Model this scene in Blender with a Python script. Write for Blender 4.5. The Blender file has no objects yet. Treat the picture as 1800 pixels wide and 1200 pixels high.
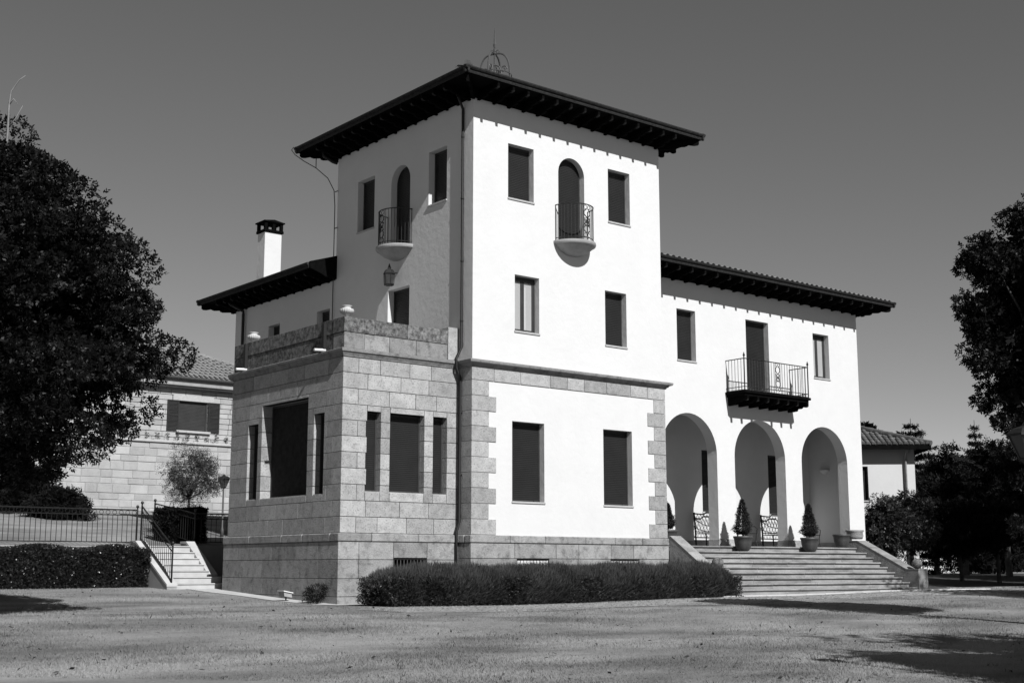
import bpy, math, random
import numpy as np
from mathutils import Vector, Matrix
from mathutils.geometry import tessellate_polygon

R = math.radians
scene = bpy.context.scene
COL = scene.collection

# ------------------------------------------------------------------ camera
cam_d = bpy.data.cameras.new('camera')
cam = bpy.data.objects.new('camera', cam_d)
COL.objects.link(cam)
CX, CY, CZ, YAW, PIT, FPX = -20.243, -26.701, 0.838, R(38.918), R(9.771), 2314.3
cam.location = (CX, CY, CZ)
cam.rotation_euler = (R(90) + PIT, 0, -YAW)
cam_d.sensor_width = 36
cam_d.lens = FPX / 1800 * 36
cam_d.clip_end = 6000
scene.camera = cam

# ------------------------------------------------------------------ world, sun, exposure
SUN = Vector((0.132, 1.0, -0.82)).normalized()          # direction the light travels
elev = math.asin(-SUN.z)
world = bpy.data.worlds.new('World')
scene.world = world
world.use_nodes = True
wn = world.node_tree
for n in list(wn.nodes):
    wn.nodes.remove(n)
wo = wn.nodes.new('ShaderNodeOutputWorld')
wb = wn.nodes.new('ShaderNodeBackground')
sky = wn.nodes.new('ShaderNodeTexSky')
sky.sky_type = 'NISHITA'
sky.sun_disc = False
sky.sun_elevation = elev
sky.sun_rotation = math.atan2(-SUN.x, -SUN.y)
sky.air_density = 1.0
sky.dust_density = 0.0
sep = wn.nodes.new('ShaderNodeSeparateColor')           # black-and-white film behind a red filter
comb = wn.nodes.new('ShaderNodeCombineColor')
wn.links.new(sky.outputs[0], sep.inputs[0])
for k in range(3):
    wn.links.new(sep.outputs[0], comb.inputs[k])
wn.links.new(comb.outputs[0], wb.inputs[0])
wb.inputs[1].default_value = 0.062
wn.links.new(wb.outputs[0], wo.inputs[0])

sun_d = bpy.data.lights.new('sun', 'SUN')
sun_d.energy = 5.0
sun_d.angle = R(0.5)
sun_d.color = (1, 1, 1)
sun = bpy.data.objects.new('sun', sun_d)
COL.objects.link(sun)
sun.rotation_euler = SUN.to_track_quat('-Z', 'Y').to_euler()

vs = scene.view_settings
vs.view_transform = 'Standard'
vs.look = 'None'
vs.exposure = 0.4
vs.gamma = 1.0

# ------------------------------------------------------------------ camera geometry helper (only used to read places off the photo)
def at(u, v, depth):
    fw = Vector((math.sin(YAW) * math.cos(PIT), math.cos(YAW) * math.cos(PIT), math.sin(PIT)))
    rt = Vector((math.cos(YAW), -math.sin(YAW), 0))
    up = rt.cross(fw)
    return Vector((CX, CY, CZ)) + (fw + rt * ((u - 900) / FPX) - up * ((v - 600) / FPX)) * depth

# ------------------------------------------------------------------ materials
ALB = .76        # one reflectance scale for every surface, matched to the exposure above
def mat(name, lo, hi=None, rough=0.8, scale=6.0, detail=6.0, bump=0.0, bscale=None, bdist=0.01, objvar=0.0,
        spec=0.3, speck=0.0, speck_scale=60.0, speck_val=0.05, stain=0.0, stain_scale=1.2, stain_val=0.05,
        stain_lo=0.55, stain_hi=0.7, metallic=0.0, stretch=None, bdetail=4.0, nr=(.3, .7)):
    hi = lo if hi is None else hi
    lo, hi, speck_val, stain_val = (q * ALB for q in (lo, hi, speck_val, stain_val))
    m = bpy.data.materials.new(name)
    m.use_nodes = True
    t = m.node_tree
    b = t.nodes['Principled BSDF']
    b.inputs['Roughness'].default_value = rough
    b.inputs['Specular IOR Level'].default_value = spec
    b.inputs['Metallic'].default_value = metallic
    tc = t.nodes.new('ShaderNodeTexCoord')
    src = tc.outputs['Object']
    if stretch:
        mp = t.nodes.new('ShaderNodeMapping')
        mp.inputs['Scale'].default_value = stretch
        t.links.new(src, mp.inputs[0])
        src = mp.outputs[0]
    def noise(sc, det=6.0, rg=0.6):
        n = t.nodes.new('ShaderNodeTexNoise')
        n.inputs['Scale'].default_value = sc
        n.inputs['Detail'].default_value = det
        n.inputs['Roughness'].default_value = rg
        t.links.new(src, n.inputs['Vector'])
        return n.outputs['Fac']
    def rng(x, a, bb, c, d):
        n = t.nodes.new('ShaderNodeMapRange')
        n.inputs[1].default_value, n.inputs[2].default_value = a, bb
        n.inputs[3].default_value, n.inputs[4].default_value = c, d
        t.links.new(x, n.inputs[0])
        return n.outputs[0]
    def math_(op, x, y):
        n = t.nodes.new('ShaderNodeMath')
        n.operation = op
        for i, q in enumerate((x, y)):
            if isinstance(q, (int, float)):
                n.inputs[i].default_value = q
            else:
                t.links.new(q, n.inputs[i])
        return n.outputs[0]
    def lerp(f, a, c):
        return math_('ADD', math_('MULTIPLY', math_('SUBTRACT', 1.0, f), a), math_('MULTIPLY', f, c))
    v = rng(noise(scale, detail), nr[0], nr[1], lo, hi)
    if speck > 0:
        s = rng(noise(speck_scale, 2.0), 0.56, 0.66, 0, speck)
        v = lerp(s, v, speck_val)
    if stain > 0:
        s = math_('MULTIPLY', rng(noise(stain_scale, 8.0, 0.7), stain_lo, stain_hi, 0, stain), 1.0)
        v = lerp(s, v, stain_val)
    if objvar > 0:
        oi = t.nodes.new('ShaderNodeObjectInfo')
        v = math_('MULTIPLY', v, rng(oi.outputs['Random'], 0, 1, 1 - objvar, 1 + objvar))
    cc = t.nodes.new('ShaderNodeCombineColor')
    for k in range(3):
        t.links.new(v, cc.inputs[k])
    t.links.new(cc.outputs[0], b.inputs['Base Color'])
    if bump > 0:
        bn = t.nodes.new('ShaderNodeBump')
        bn.inputs['Strength'].default_value = bump
        bn.inputs['Distance'].default_value = bdist
        t.links.new(noise(bscale or scale * 4, bdetail), bn.inputs['Height'])
        t.links.new(bn.outputs[0], b.inputs['Normal'])
    return m

M = {
    'plaster': mat('white_plaster', .685, .72, .9, 1.3, 8, bump=.32, bscale=5, bdist=.03, stain=.12, stain_scale=.8, stain_val=.6, spec=.1, bdetail=7),
    'plaster_in': mat('porch_plaster', .64, .70, .9, 1.3, 6, bump=.15, bscale=9, bdist=.02, spec=.1),
    'granite': mat('granite', .34, .45, .85, 4, 9, bump=.75, bscale=26, bdist=.02, objvar=.19, spec=.12, speck=.7, speck_scale=28, speck_val=.19, stain=.55, stain_scale=4.5, stain_val=.2, stain_lo=.5, stain_hi=.68),
    'granite_old': mat('lichened_granite', .15, .3, .9, 3.5, 8, bump=.6, bscale=40, bdist=.012, objvar=.2, spec=.1, speck=.6, speck_scale=40, speck_val=.12, stain=.85, stain_scale=11, stain_val=.035, stain_lo=.4, stain_hi=.62),
    'granite_plinth': mat('plinth_granite', .27, .37, .88, 3.5, 8, bump=.8, bscale=24, bdist=.022, objvar=.17, spec=.12, speck=.5, speck_scale=45, speck_val=.15, stain=.75, stain_scale=5.0, stain_val=.08, stain_lo=.49, stain_hi=.7),
    'mortar': mat('mortar', .025, .045, .95, 8, 6, spec=.05),
    'ashlar': mat('pale_ashlar', .37, .47, .9, 2.2, 8, bump=.5, bscale=18, bdist=.02, objvar=.13, spec=.1, speck=.4, speck_scale=30, speck_val=.26, stain=.4, stain_scale=1.0, stain_val=.24),
    'ashlar_mortar': mat('pale_mortar', .31, .38, .95, 6, 6, spec=.05),
    'sill': mat('stone_sill', .42, .52, .8, 8, 6, spec=.2, speck=.4, speck_scale=50, speck_val=.25),
    'shutter': mat('dark_roller_shutter', .015, .02, .5, 3, 3, spec=.35),
    'darkframe': mat('dark_painted_frame', .03, .045, .45, 3, 3, spec=.4),
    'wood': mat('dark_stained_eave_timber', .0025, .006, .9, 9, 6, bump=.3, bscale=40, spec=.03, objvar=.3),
    'endgrain_lit': mat('sunlit_end_grain', .02, .06, .9, 18, 6, spec=.05, speck=.6, speck_scale=30, speck_val=.004),  # lighter tone stands in for sun catching the bracket tips
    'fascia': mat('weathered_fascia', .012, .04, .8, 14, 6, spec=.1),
    'iron': mat('black_wrought_iron', .012, .02, .5, 20, 3, spec=.4),
    'ironold': mat('weathered_iron', .05, .09, .6, 20, 3, spec=.4),
    'pipe': mat('dark_downpipe', .006, .01, .6, 20, 3, spec=.4),
    'tile': mat('clay_tile', .10, .2, .85, 4, 6, bump=.2, objvar=.3, spec=.15, stain=.5, stain_scale=3, stain_val=.05),
    'tile_pale': mat('pale_clay_tile', .2, .32, .85, 3, 6, bump=.2, spec=.15, stain=.4, stain_scale=2, stain_val=.1),
    'white': mat('white_paint', .75, .82, .7, 5, 4, spec=.2),
    'step': mat('worn_step_stone', .25, .38, .85, 3.5, 9, bump=.4, bscale=30, spec=.12, objvar=.14, speck=.6, speck_scale=38, speck_val=.15, stain=.75, stain_scale=1.6, stain_val=.11, stain_lo=.47, stain_hi=.66, stretch=(.5, 1.4, 1.6)),
    'step_white': mat('pale_step_stone', .44, .56, .8, 3, 6, spec=.2, objvar=.05, stain=.25, stain_scale=2, stain_val=.4),
    'cheek': mat('grey_render', .3, .4, .9, 3, 8, spec=.1, stain=.4, stain_scale=2, stain_val=.15),
    'paving': mat('pale_paving', .5, .62, .85, 3, 7, spec=.15, stain=.4, stain_scale=2.5, stain_val=.25),
    'bark': mat('bark', .04, .085, .9, 8, 6, bump=.6, bscale=20, spec=.1),
    'deadwood': mat('bleached_dead_wood', .2, .32, .9, 12, 5, spec=.1),
    'terracotta': mat('glazed_pot', .04, .075, .55, 5, 5, spec=.4, stretch=(1, 1, .35)),
    'urn': mat('pale_urn_stone', .5, .62, .75, 8, 6, spec=.2, stain=.3, stain_scale=9, stain_val=.25),
    'concrete': mat('concrete', .3, .42, .85, 5, 7, spec=.15, stain=.35, stain_scale=5, stain_val=.22),
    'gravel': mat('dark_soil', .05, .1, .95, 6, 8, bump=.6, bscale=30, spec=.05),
    'louver': mat('louvre_shutter_paint', .014, .024, .6, 4, 4, spec=.3),
    'curtain': mat('curtain', .3, .45, .9, 4, 3, spec=.05, stretch=(14, 14, .3)),
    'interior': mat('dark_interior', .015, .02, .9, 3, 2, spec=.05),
    'lampglass': mat('frosted_lamp_glass', .03, .06, .3, 5, 3, spec=.5),
}
def glass_mat():
    m = bpy.data.materials.new('window_glass')
    m.use_nodes = True
    b = m.node_tree.nodes['Principled BSDF']
    b.inputs['Base Color'].default_value = (.9, .9, .9, 1)
    b.inputs['Roughness'].default_value = .03
    b.inputs['Alpha'].default_value = .35
    b.inputs['Specular IOR Level'].default_value = .8
    return m
M['glass'] = glass_mat()

def leaf_mat(name, lo, hi, rough=.45, spec=.35, trans=.12, objvar=0, **kw):
    kw = dict(dict(scale=1.3, detail=4), **kw)
    m = mat(name, lo, hi, rough, spec=spec, objvar=objvar, **kw)
    t = m.node_tree
    b = t.nodes['Principled BSDF']
    b.inputs['Transmission Weight'].default_value = 0
    tr = t.nodes.new('ShaderNodeBsdfTranslucent')
    src = b.inputs['Base Color'].links[0].from_socket
    t.links.new(src, tr.inputs[0])
    mx = t.nodes.new('ShaderNodeMixShader')
    mx.inputs[0].default_value = trans
    t.links.new(b.outputs[0], mx.inputs[1])
    t.links.new(tr.outputs[0], mx.inputs[2])
    t.links.new(mx.outputs[0], t.nodes['Material Output'].inputs[0])
    return m
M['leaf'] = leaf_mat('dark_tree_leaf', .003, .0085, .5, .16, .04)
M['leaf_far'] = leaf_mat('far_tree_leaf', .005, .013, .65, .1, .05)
M['leaf_hedge'] = leaf_mat('glossy_hedge_leaf', .018, .045, .32, .5)
M['leaf_soft'] = leaf_mat('soft_hedge_shoots', .05, .1, .7, .1)
M['leaf_olive'] = leaf_mat('olive_leaf', .035, .07, .5, .3)
M['leaf_conifer'] = leaf_mat('conifer_needles', .02, .05, .6, .15)
M['leaf_bush'] = leaf_mat('bush_leaf', .022, .055, .45, .3)
M['leaf_pot'] = leaf_mat('potted_plant_leaf', .02, .045, .5, .2)
M['grass'] = leaf_mat('dry_grass_blades', .18, .39, .7, .1, .25, scale=.45, detail=10, stretch=(.7, 1.2, 1), nr=(.36, .62))
M['grass_dark'] = leaf_mat('dark_tuft_grass', .03, .06, .7, .1, .2)  # darker grass for the scattered tufts

def lawn_mat():
    m = mat('dry_lawn', .165, .35, .95, .45, 10, bump=.9, bscale=28, bdist=.03, spec=.03, speck=.3, speck_scale=22, speck_val=.12,
            stretch=(.7, 1.2, 1), nr=(.36, .62))
    return m
M['lawn'] = lawn_mat()
M['cobble'] = mat('grassy_cobbles', .2, .4, .9, 5.0, 9, bump=1.0, bscale=9, bdist=.05, spec=.08, speck=.7, speck_scale=7, speck_val=.07)

# ------------------------------------------------------------------ mesh helpers
class MB:
    def __init__(s):
        s.v = []; s.f = []
    def add(s, vs_, fs):
        o = len(s.v)
        s.v += [tuple(p) for p in vs_]
        s.f += [tuple(i + o for i in f) for f in fs]
        return s
    def quad(s, a, b, c, d):
        return s.add([a, b, c, d], [(0, 1, 2, 3)])
    def box(s, x0, x1, y0, y1, z0, z1):
        return s.add([(x0, y0, z0), (x1, y0, z0), (x1, y1, z0), (x0, y1, z0), (x0, y0, z1), (x1, y0, z1), (x1, y1, z1), (x0, y1, z1)],
                     [(0, 3, 2, 1), (4, 5, 6, 7), (0, 1, 5, 4), (1, 2, 6, 5), (2, 3, 7, 6), (3, 0, 4, 7)])
    def cbox(s, x0, x1, y0, y1, z0, z1, c=.008):
        h = ((x1 - x0) / 2, (y1 - y0) / 2, (z1 - z0) / 2)
        m = ((x1 + x0) / 2, (y1 + y0) / 2, (z1 + z0) / 2)
        c = min(c, min(h) * .8)
        vs_, ix = [], {}
        for sx in (-1, 1):
            for sy in (-1, 1):
                for sz in (-1, 1):
                    for a in range(3):
                        sg = (sx, sy, sz)
                        ix[(sx, sy, sz, a)] = len(vs_)
                        vs_.append(tuple(m[i] + sg[i] * (h[i] if i == a else h[i] - c) for i in range(3)))
        fs = []
        def key(d, a):
            return ix[(d[0], d[1], d[2], a)]
        for a in range(3):
            b, e = (a + 1) % 3, (a + 2) % 3
            for sg in (-1, 1):
                f = []
                for (p, q) in ((-1, -1), (1, -1), (1, 1), (-1, 1)):
                    d = [0, 0, 0]; d[a] = sg; d[b] = p; d[e] = q
                    f.append(key(d, a))
                fs.append(f)
            for p in (-1, 1):
                for q in (-1, 1):
                    f = []
                    for (w, ax) in ((-1, b), (1, b), (1, e), (-1, e)):
                        d = [0, 0, 0]; d[a] = w; d[b] = p; d[e] = q
                        f.append(key(d, ax))
                    fs.append(f)
        for sx in (-1, 1):
            for sy in (-1, 1):
                for sz in (-1, 1):
                    fs.append([ix[(sx, sy, sz, 0)], ix[(sx, sy, sz, 1)], ix[(sx, sy, sz, 2)]])
        out = []
        for f in fs:
            p = [Vector(vs_[i]) for i in f]
            n = (p[1] - p[0]).cross(p[2] - p[0])
            ce = sum(p, Vector()) / len(p) - Vector(m)
            out.append(tuple(f) if n.dot(ce) > 0 else tuple(reversed(f)))
        return s.add(vs_, out)
    def prism(s, poly, f3, t0, t1):
        """poly: 2-D points; f3(a, b, t) -> 3-D"""
        n = len(poly)
        vs_ = [f3(a, b, t0) for a, b in poly] + [f3(a, b, t1) for a, b in poly]
        fs = [tuple(range(n)), tuple(range(2 * n - 1, n - 1, -1))]
        fs += [(i, i + n, (i + 1) % n + n, (i + 1) % n) for i in range(n)]
        return s.add(vs_, fs)
    def tube(s, path, r, n=6, closed=False):
        P = [Vector(p) for p in path]
        rr = r if isinstance(r, (list, tuple)) else [r] * len(P)
        vs_, fs = [], []
        m = len(P)
        ref = None
        for i, p in enumerate(P):
            a = P[(i - 1) % m] if (closed or i > 0) else P[0]
            b = P[(i + 1) % m] if (closed or i < m - 1) else P[-1]
            d = (b - a)
            d = d.normalized() if d.length > 1e-9 else Vector((0, 0, 1))
            if ref is None:
                ref = Vector((0, 0, 1)) if abs(d.z) < .9 else Vector((1, 0, 0))
            u = ref - d * ref.dot(d)
            if u.length < 1e-4:
                u = Vector((1, 0, 0)) - d * d.x
                if u.length < 1e-4:
                    u = Vector((0, 1, 0)) - d * d.y
            u.normalize()
            ref = u
            w = d.cross(u)
            for k in range(n):
                t = 2 * math.pi * k / n
                vs_.append(p + (u * math.cos(t) + w * math.sin(t)) * rr[i])
        for i in range(m if closed else m - 1):
            for k in range(n):
                j = (i + 1) % m
                fs.append((i * n + k, i * n + (k + 1) % n, j * n + (k + 1) % n, j * n + k))
        if not closed:
            fs.append(tuple(range(n - 1, -1, -1)))
            fs.append(tuple((m - 1) * n + k for k in range(n)))
        return s.add(vs_, fs)
    def lathe(s, prof, c=(0, 0, 0), n=20, a0=0, a1=2 * math.pi, flute=0.0, fl_n=10):
        full = abs(a1 - a0 - 2 * math.pi) < 1e-6
        cols = n if full else n + 1
        vs_, fs = [], []
        for (r, z) in prof:
            for k in range(cols):
                t = a0 + (a1 - a0) * k / n
                q = r * (1 + flute * abs(math.sin(t * fl_n / 2)) if flute else 1)
                vs_.append((c[0] + q * math.cos(t), c[1] + q * math.sin(t), c[2] + z))
        for i in range(len(prof) - 1):
            for k in range(n):
                k2 = (k + 1) % cols
                fs.append((i * cols + k, i * cols + k2, (i + 1) * cols + k2, (i + 1) * cols + k))
        return s.add(vs_, fs)
    def build(s, name, m, parent=None, smooth=False, local=False):
        me = bpy.data.meshes.new(name)
        me.from_pydata(s.v, [], s.f)
        if smooth:
            me.polygons.foreach_set('use_smooth', [True] * len(me.polygons))
        me.materials.append(M[m] if isinstance(m, str) else m)
        return link(name, me, parent, local)

def link(name, me, parent=None, local=False):
    o = bpy.data.objects.new(name, me)
    COL.objects.link(o)
    if parent is not None:
        o.parent = parent
        if not local:
            w = Matrix.Identity(4)
            q = parent
            loc = Vector()
            while q is not None:
                if q.type == 'EMPTY':
                    loc += q.location
                q = q.parent
            o.matrix_parent_inverse = Matrix.Translation(-loc) if parent.type == 'EMPTY' else Matrix.Identity(4)
    return o

def tag(o, label=None, cat=None, group=None, kind=None):
    if label: o['label'] = label
    if cat: o['category'] = cat
    if group: o['group'] = group
    if kind: o['kind'] = kind
    return o

def thing(name, loc, label, cat, group=None, rz=0):
    e = bpy.data.objects.new(name, None)
    COL.objects.link(e)
    e.location = loc
    e.rotation_euler = (0, 0, rz)
    e.empty_display_size = .3
    return tag(e, label, cat, group)

def copy_tree(o, parent=None, loc=None, rz=None):
    c = o.copy()
    COL.objects.link(c)
    if parent is not None:
        c.parent = parent
    if loc is not None:
        c.location = loc
    if rz is not None:
        c.rotation_euler = (0, 0, rz)
    for ch in list(o.children):
        copy_tree(ch, c)
    return c

def fast_mesh(name, V, F, m, parent=None, local=False, smooth=False):
    """V (n,3) array, F (m,k) array of equal-sided faces"""
    me = bpy.data.meshes.new(name)
    V = np.asarray(V, dtype=np.float32); F = np.asarray(F, dtype=np.int32)
    k = F.shape[1]
    me.vertices.add(len(V)); me.vertices.foreach_set('co', V.ravel())
    me.loops.add(F.size); me.loops.foreach_set('vertex_index', F.ravel())
    me.polygons.add(len(F))
    me.polygons.foreach_set('loop_start', np.arange(0, F.size, k, dtype=np.int32))
    me.polygons.foreach_set('loop_total', np.full(len(F), k, dtype=np.int32))
    if smooth:
        me.polygons.foreach_set('use_smooth', np.ones(len(F), dtype=bool))
    me.update(calc_edges=True)
    me.materials.append(M[m] if isinstance(m, str) else m)
    return link(name, me, parent, local)

RG = np.random.default_rng(11)
random.seed(5)

def unit(a):
    return a / np.maximum(np.linalg.norm(a, axis=1, keepdims=True), 1e-9)

def leaf_quads(c, a, b, l, w):
    """diamond leaves: centre c, long axis a, side axis b"""
    n = len(c)
    l = np.broadcast_to(np.asarray(l, float).reshape(-1, 1), (n, 1)); w = np.broadcast_to(np.asarray(w, float).reshape(-1, 1), (n, 1))
    V = np.stack([c - a * l / 2, c + b * w / 2 - a * l * .05, c + a * l / 2, c - b * w / 2 - a * l * .05], 1).reshape(-1, 3)
    F = np.arange(4 * n).reshape(n, 4)
    return V, F

def rand_dir(n):
    return unit(RG.normal(size=(n, 3)))

def sprigs(pos, out, nl, length, leaf_l, leaf_w, droop=.2):
    """pinnate sprigs: nl leaflets along an axis that grows outward"""
    n = len(pos)
    d = unit(out + RG.normal(size=(n, 3)) * .55 + np.array([0, 0, -droop]))
    s = unit(np.cross(d, RG.normal(size=(n, 3))))
    cs, as_, bs = [], [], []
    for k in range(nl):
        t = (k + .5) / nl
        sd = s * (1 if k % 2 else -1)
        a = unit(d * .7 + sd * .8 + RG.normal(size=(n, 3)) * .2)
        b = unit(np.cross(a, np.cross(d, s) * 1.0 + RG.normal(size=(n, 3)) * .3) + 1e-6)
        b = unit(np.cross(a, unit(np.cross(d, s)) + RG.normal(size=(n, 3)) * .35))
        cs.append(pos + d * (t * length) + a * leaf_l * .4)
        as_.append(a); bs.append(b)
    c = np.concatenate(cs); a = np.concatenate(as_); b = np.concatenate(bs)
    sc = RG.uniform(.7, 1.2, len(c))
    return leaf_quads(c, a, b, leaf_l * sc, leaf_w * sc)

def clump_points(center, rad, n_clump, clump_r, per, shell=(.55, 1.0), flat=.7, keep=None, up_bias=0.0, rlo=.25):
    center = np.array(center, float); rad = np.array(rad, float)
    d = rand_dir(n_clump)
    d[:, 2] += up_bias
    d = unit(d)
    rr = RG.uniform(shell[0] ** 3, shell[1] ** 3, n_clump) ** (1 / 3)
    lump = 1 + .16 * np.sin(d[:, 0] * 5 + d[:, 2] * 4) + .10 * np.sin(d[:, 1] * 9 - d[:, 2] * 7 + 2)
    cc = center + d * rad * (rr * lump)[:, None]
    if keep is not None:
        cc = cc[keep(cc)]
    n = len(cc)
    cr = clump_r * RG.uniform(.6, 1.25, n)
    q = rand_dir(n * per)
    r = RG.uniform(rlo, 1, n * per) ** .6
    off = q * r[:, None] * np.repeat(cr, per)[:, None]
    off[:, 2] *= flat
    return np.repeat(cc, per, 0) + off, q, cc

def limbs(base, fork, tips, r0, name, parent, m='bark', sway=.15):
    mb = MB()
    base = Vector(base); fork = Vector(fork)
    pts = [base.lerp(fork, t) + Vector((random.uniform(-1, 1), random.uniform(-1, 1), 0)) * (r0 * .35 if 0 < t < 1 else 0) for t in (0, .05, .35, .7, 1)]
    mb.tube(pts, [r0 * 1.45, r0 * 1.08, r0 * .95, r0 * .85, r0 * .7], 9)
    for tp in tips:
        tp = Vector(tp)
        m1 = fork.lerp(tp, .35) + Vector((random.uniform(-1, 1), random.uniform(-1, 1), random.uniform(0, 1))) * sway
        m2 = fork.lerp(tp, .7) + Vector((random.uniform(-1, 1), random.uniform(-1, 1), random.uniform(-.3, .6))) * sway
        mb.tube([fork - (tp - fork).normalized() * r0 * .3, m1, m2, tp], [r0 * .45, r0 * .28, r0 * .16, r0 * .05], 6)
    return mb.build(name, m, parent, smooth=True)

# ------------------------------------------------------------------ terrain
def G(x, y):
    z = 0.0
    if y > .5:
        z += .042 * (min(y, 8.6) - .5)
    if y < -4:
        z -= .031 * (-4 - max(y, -40)) * min(1, (-4 - y) / 6)
    z += .009 * max(0, min(x, 18) + 2)
    return z + .015 * math.sin(x * .7 + 1) * math.sin(y * .6)
def Gn(X, Y):
    return np.array([G(a, b) for a, b in zip(X, Y)])
def terr(x, y):
    t = max(0, min(1, (y - 9.4) / 16.4))
    return 1.47 + 1.8 * t

def axis_coords(a, b, step, far):
    c = list(np.arange(a, b + 1e-6, step))
    s = step; lo = [a]; hi = [b]
    while lo[-1] > -far:
        s *= 1.5; lo.append(lo[-1] - s)
    s = step
    while hi[-1] < far:
        s *= 1.5; hi.append(hi[-1] + s)
    return lo[:0:-1] + c + hi[1:]
xs = axis_coords(-30, 45, .75, 3000); ys = axis_coords(-35, 12, .75, 3000)
V = [(x, y, G(x, y)) for y in ys for x in xs]
nx = len(xs)
F = [(j * nx + i, j * nx + i + 1, (j + 1) * nx + i + 1, (j + 1) * nx + i) for j in range(len(ys) - 1) for i in range(nx - 1)]
tag(fast_mesh('lawn', np.array(V), np.array(F), 'lawn', smooth=True), kind='structure')

def sheet(name, pts_fn, nu, nv, m, dz=.006, thick=0):
    V = []
    for j in range(nv + 1):
        for i in range(nu + 1):
            x, y = pts_fn(i / nu, j / nv)
            V.append((x, y, G(x, y) + dz))
    F = [(j * (nu + 1) + i, j * (nu + 1) + i + 1, (j + 1) * (nu + 1) + i + 1, (j + 1) * (nu + 1) + i) for j in range(nv) for i in range(nu)]
    return tag(fast_mesh(name, np.array(V), np.array(F), m, smooth=True), kind='structure')
sheet('cobbled_path', lambda u, v: (-5.5 + 34 * u, -3.1 - (2.2 + .5 * math.sin(u * 9) + .3 * math.sin(u * 31)) * v + .1 * math.sin(u * 40)), 120, 6, 'cobble', .008)

def slab_strip(name, quads, m, label=None):
    e = MB()
    return e
# pale paving beside the bay and at the foot of the broad steps
sheet('pavement', lambda u, v: (-4.12 + .1 * math.sin(u * 13) * .5 + (.75 + .05 * math.sin(u * 13)) * v - .25 * u * (1 - v), -.4 + 7.5 * u), 40, 3, 'paving', .012)
sheet('front_pavement', lambda u, v: (-3.5 + 2.4 * u, -.4 + .85 * v), 8, 3, 'paving', .014)
pv = MB()
for k in range(15):
    x0 = 6.6 + k * .86
    z = G(x0, -2.3) + .03
    pv.cbox(x0, x0 + .85, -2.45, -1.75, z - .15, z, .01)
tag(pv.build('step_foot_paving', 'paving'), kind='structure')

# raised lawn behind the retaining wall
tv = []; txs = list(np.arange(-40, 13, 1.0)); tys = [9.2, 9.6, 10.5, 11.5, 13, 14.5, 16, 18, 20, 22.5, 24.5, 27, 38]
for y in tys:
    for x in txs:
        tv.append((x, y, terr(x, y) + (.03 * math.sin(x * 1.3) * math.sin(y) if y > 9.5 else 0)))
tn = len(txs)
tf = [(j * tn + i, j * tn + i + 1, (j + 1) * tn + i + 1, (j + 1) * tn + i) for j in range(len(tys) - 1) for i in range(tn - 1)]
tag(fast_mesh('raised_lawn', np.array(tv), np.array(tf), 'lawn', smooth=True), kind='structure')

# ------------------------------------------------------------------ the villa
villa = thing('villa', (3.5, 3.4, 0), 'large white plastered villa with square tower, granite bay, arched porch and dark bracketed eaves', 'villa')
TL, TD, BW, BY, BD = 6.94, 6.83, 3.52, .55, 6.35      # tower length, tower depth, bay reach, bay front y, bay back y
WY, WR = 1.0, 17.6                                     # wing front plane, wing right end
ZP, ZC0, ZC = 1.68, 5.95, 6.13                         # plinth top, cornice

def hole_rect(u0, u1, z0, z1):
    return [(u0, z0), (u1, z0), (u1, z1), (u0, z1)]
def hole_arch(u0, u1, z0, ztop, n=20):
    r = (u1 - u0) / 2; c = (u0 + u1) / 2; zs = ztop - r
    return [(u0, z0), (u1, z0)] + [(c + r * math.cos(math.pi * k / n), zs + r * math.sin(math.pi * k / n)) for k in range(n + 1)]
def facade(mb, f3, outer, holes):
    """f3(u, z, d) -> 3-D (d = depth inward); holes: (loop, depth)"""
    loops = [outer] + [h for h, d in holes]
    pts = [p for l in loops for p in l]
    tri = tessellate_polygon([[Vector((p[0], p[1], 0)) for p in l] for l in loops])
    mb.add([f3(p[0], p[1], 0) for p in pts], [tuple(t) for t in tri])
    for h, d in holes:
        n = len(h)
        mb.add([f3(a, b, 0) for a, b in h] + [f3(a, b, d) for a, b in h], [(i, (i + 1) % n, (i + 1) % n + n, i + n) for i in range(n)])
FR = lambda Y: (lambda u, z, d: (u, Y + d, z))          # faces -y
LF = lambda X: (lambda u, z, d: (X + d, u, z))          # faces -x

def shutter_mesh(f3, u0, u1, z0, z1, d, pitch=.048, amp=.011):
    mb = MB()
    n = max(3, int((z1 - z0) / pitch)); h = (z1 - z0) / n
    vs_, fs = [], []
    for k in range(n):
        b = z0 + k * h
        for (zz, dd) in ((b + .003, amp), (b + h * .2, .002), (b + h * .8, 0), (b + h - .001, amp * .8)):
            vs_ += [f3(u0, zz, d + dd), f3(u1, zz, d + dd)]
    for i in range(len(vs_) // 2 - 1):
        fs.append((2 * i, 2 * i + 1, 2 * i + 3, 2 * i + 2))
    mb.add(vs_, fs)
    return mb

def bx(mb, f3, u0, u1, z0, z1, d0, d1, c=.004):
    p, q = f3(u0, z0, d0), f3(u1, z1, d1)
    lo = [min(a, b) for a, b in zip(p, q)]; hi = [max(a, b) for a, b in zip(p, q)]
    mb.cbox(lo[0], hi[0], lo[1], hi[1], lo[2], hi[2], c)
    return mb

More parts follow.
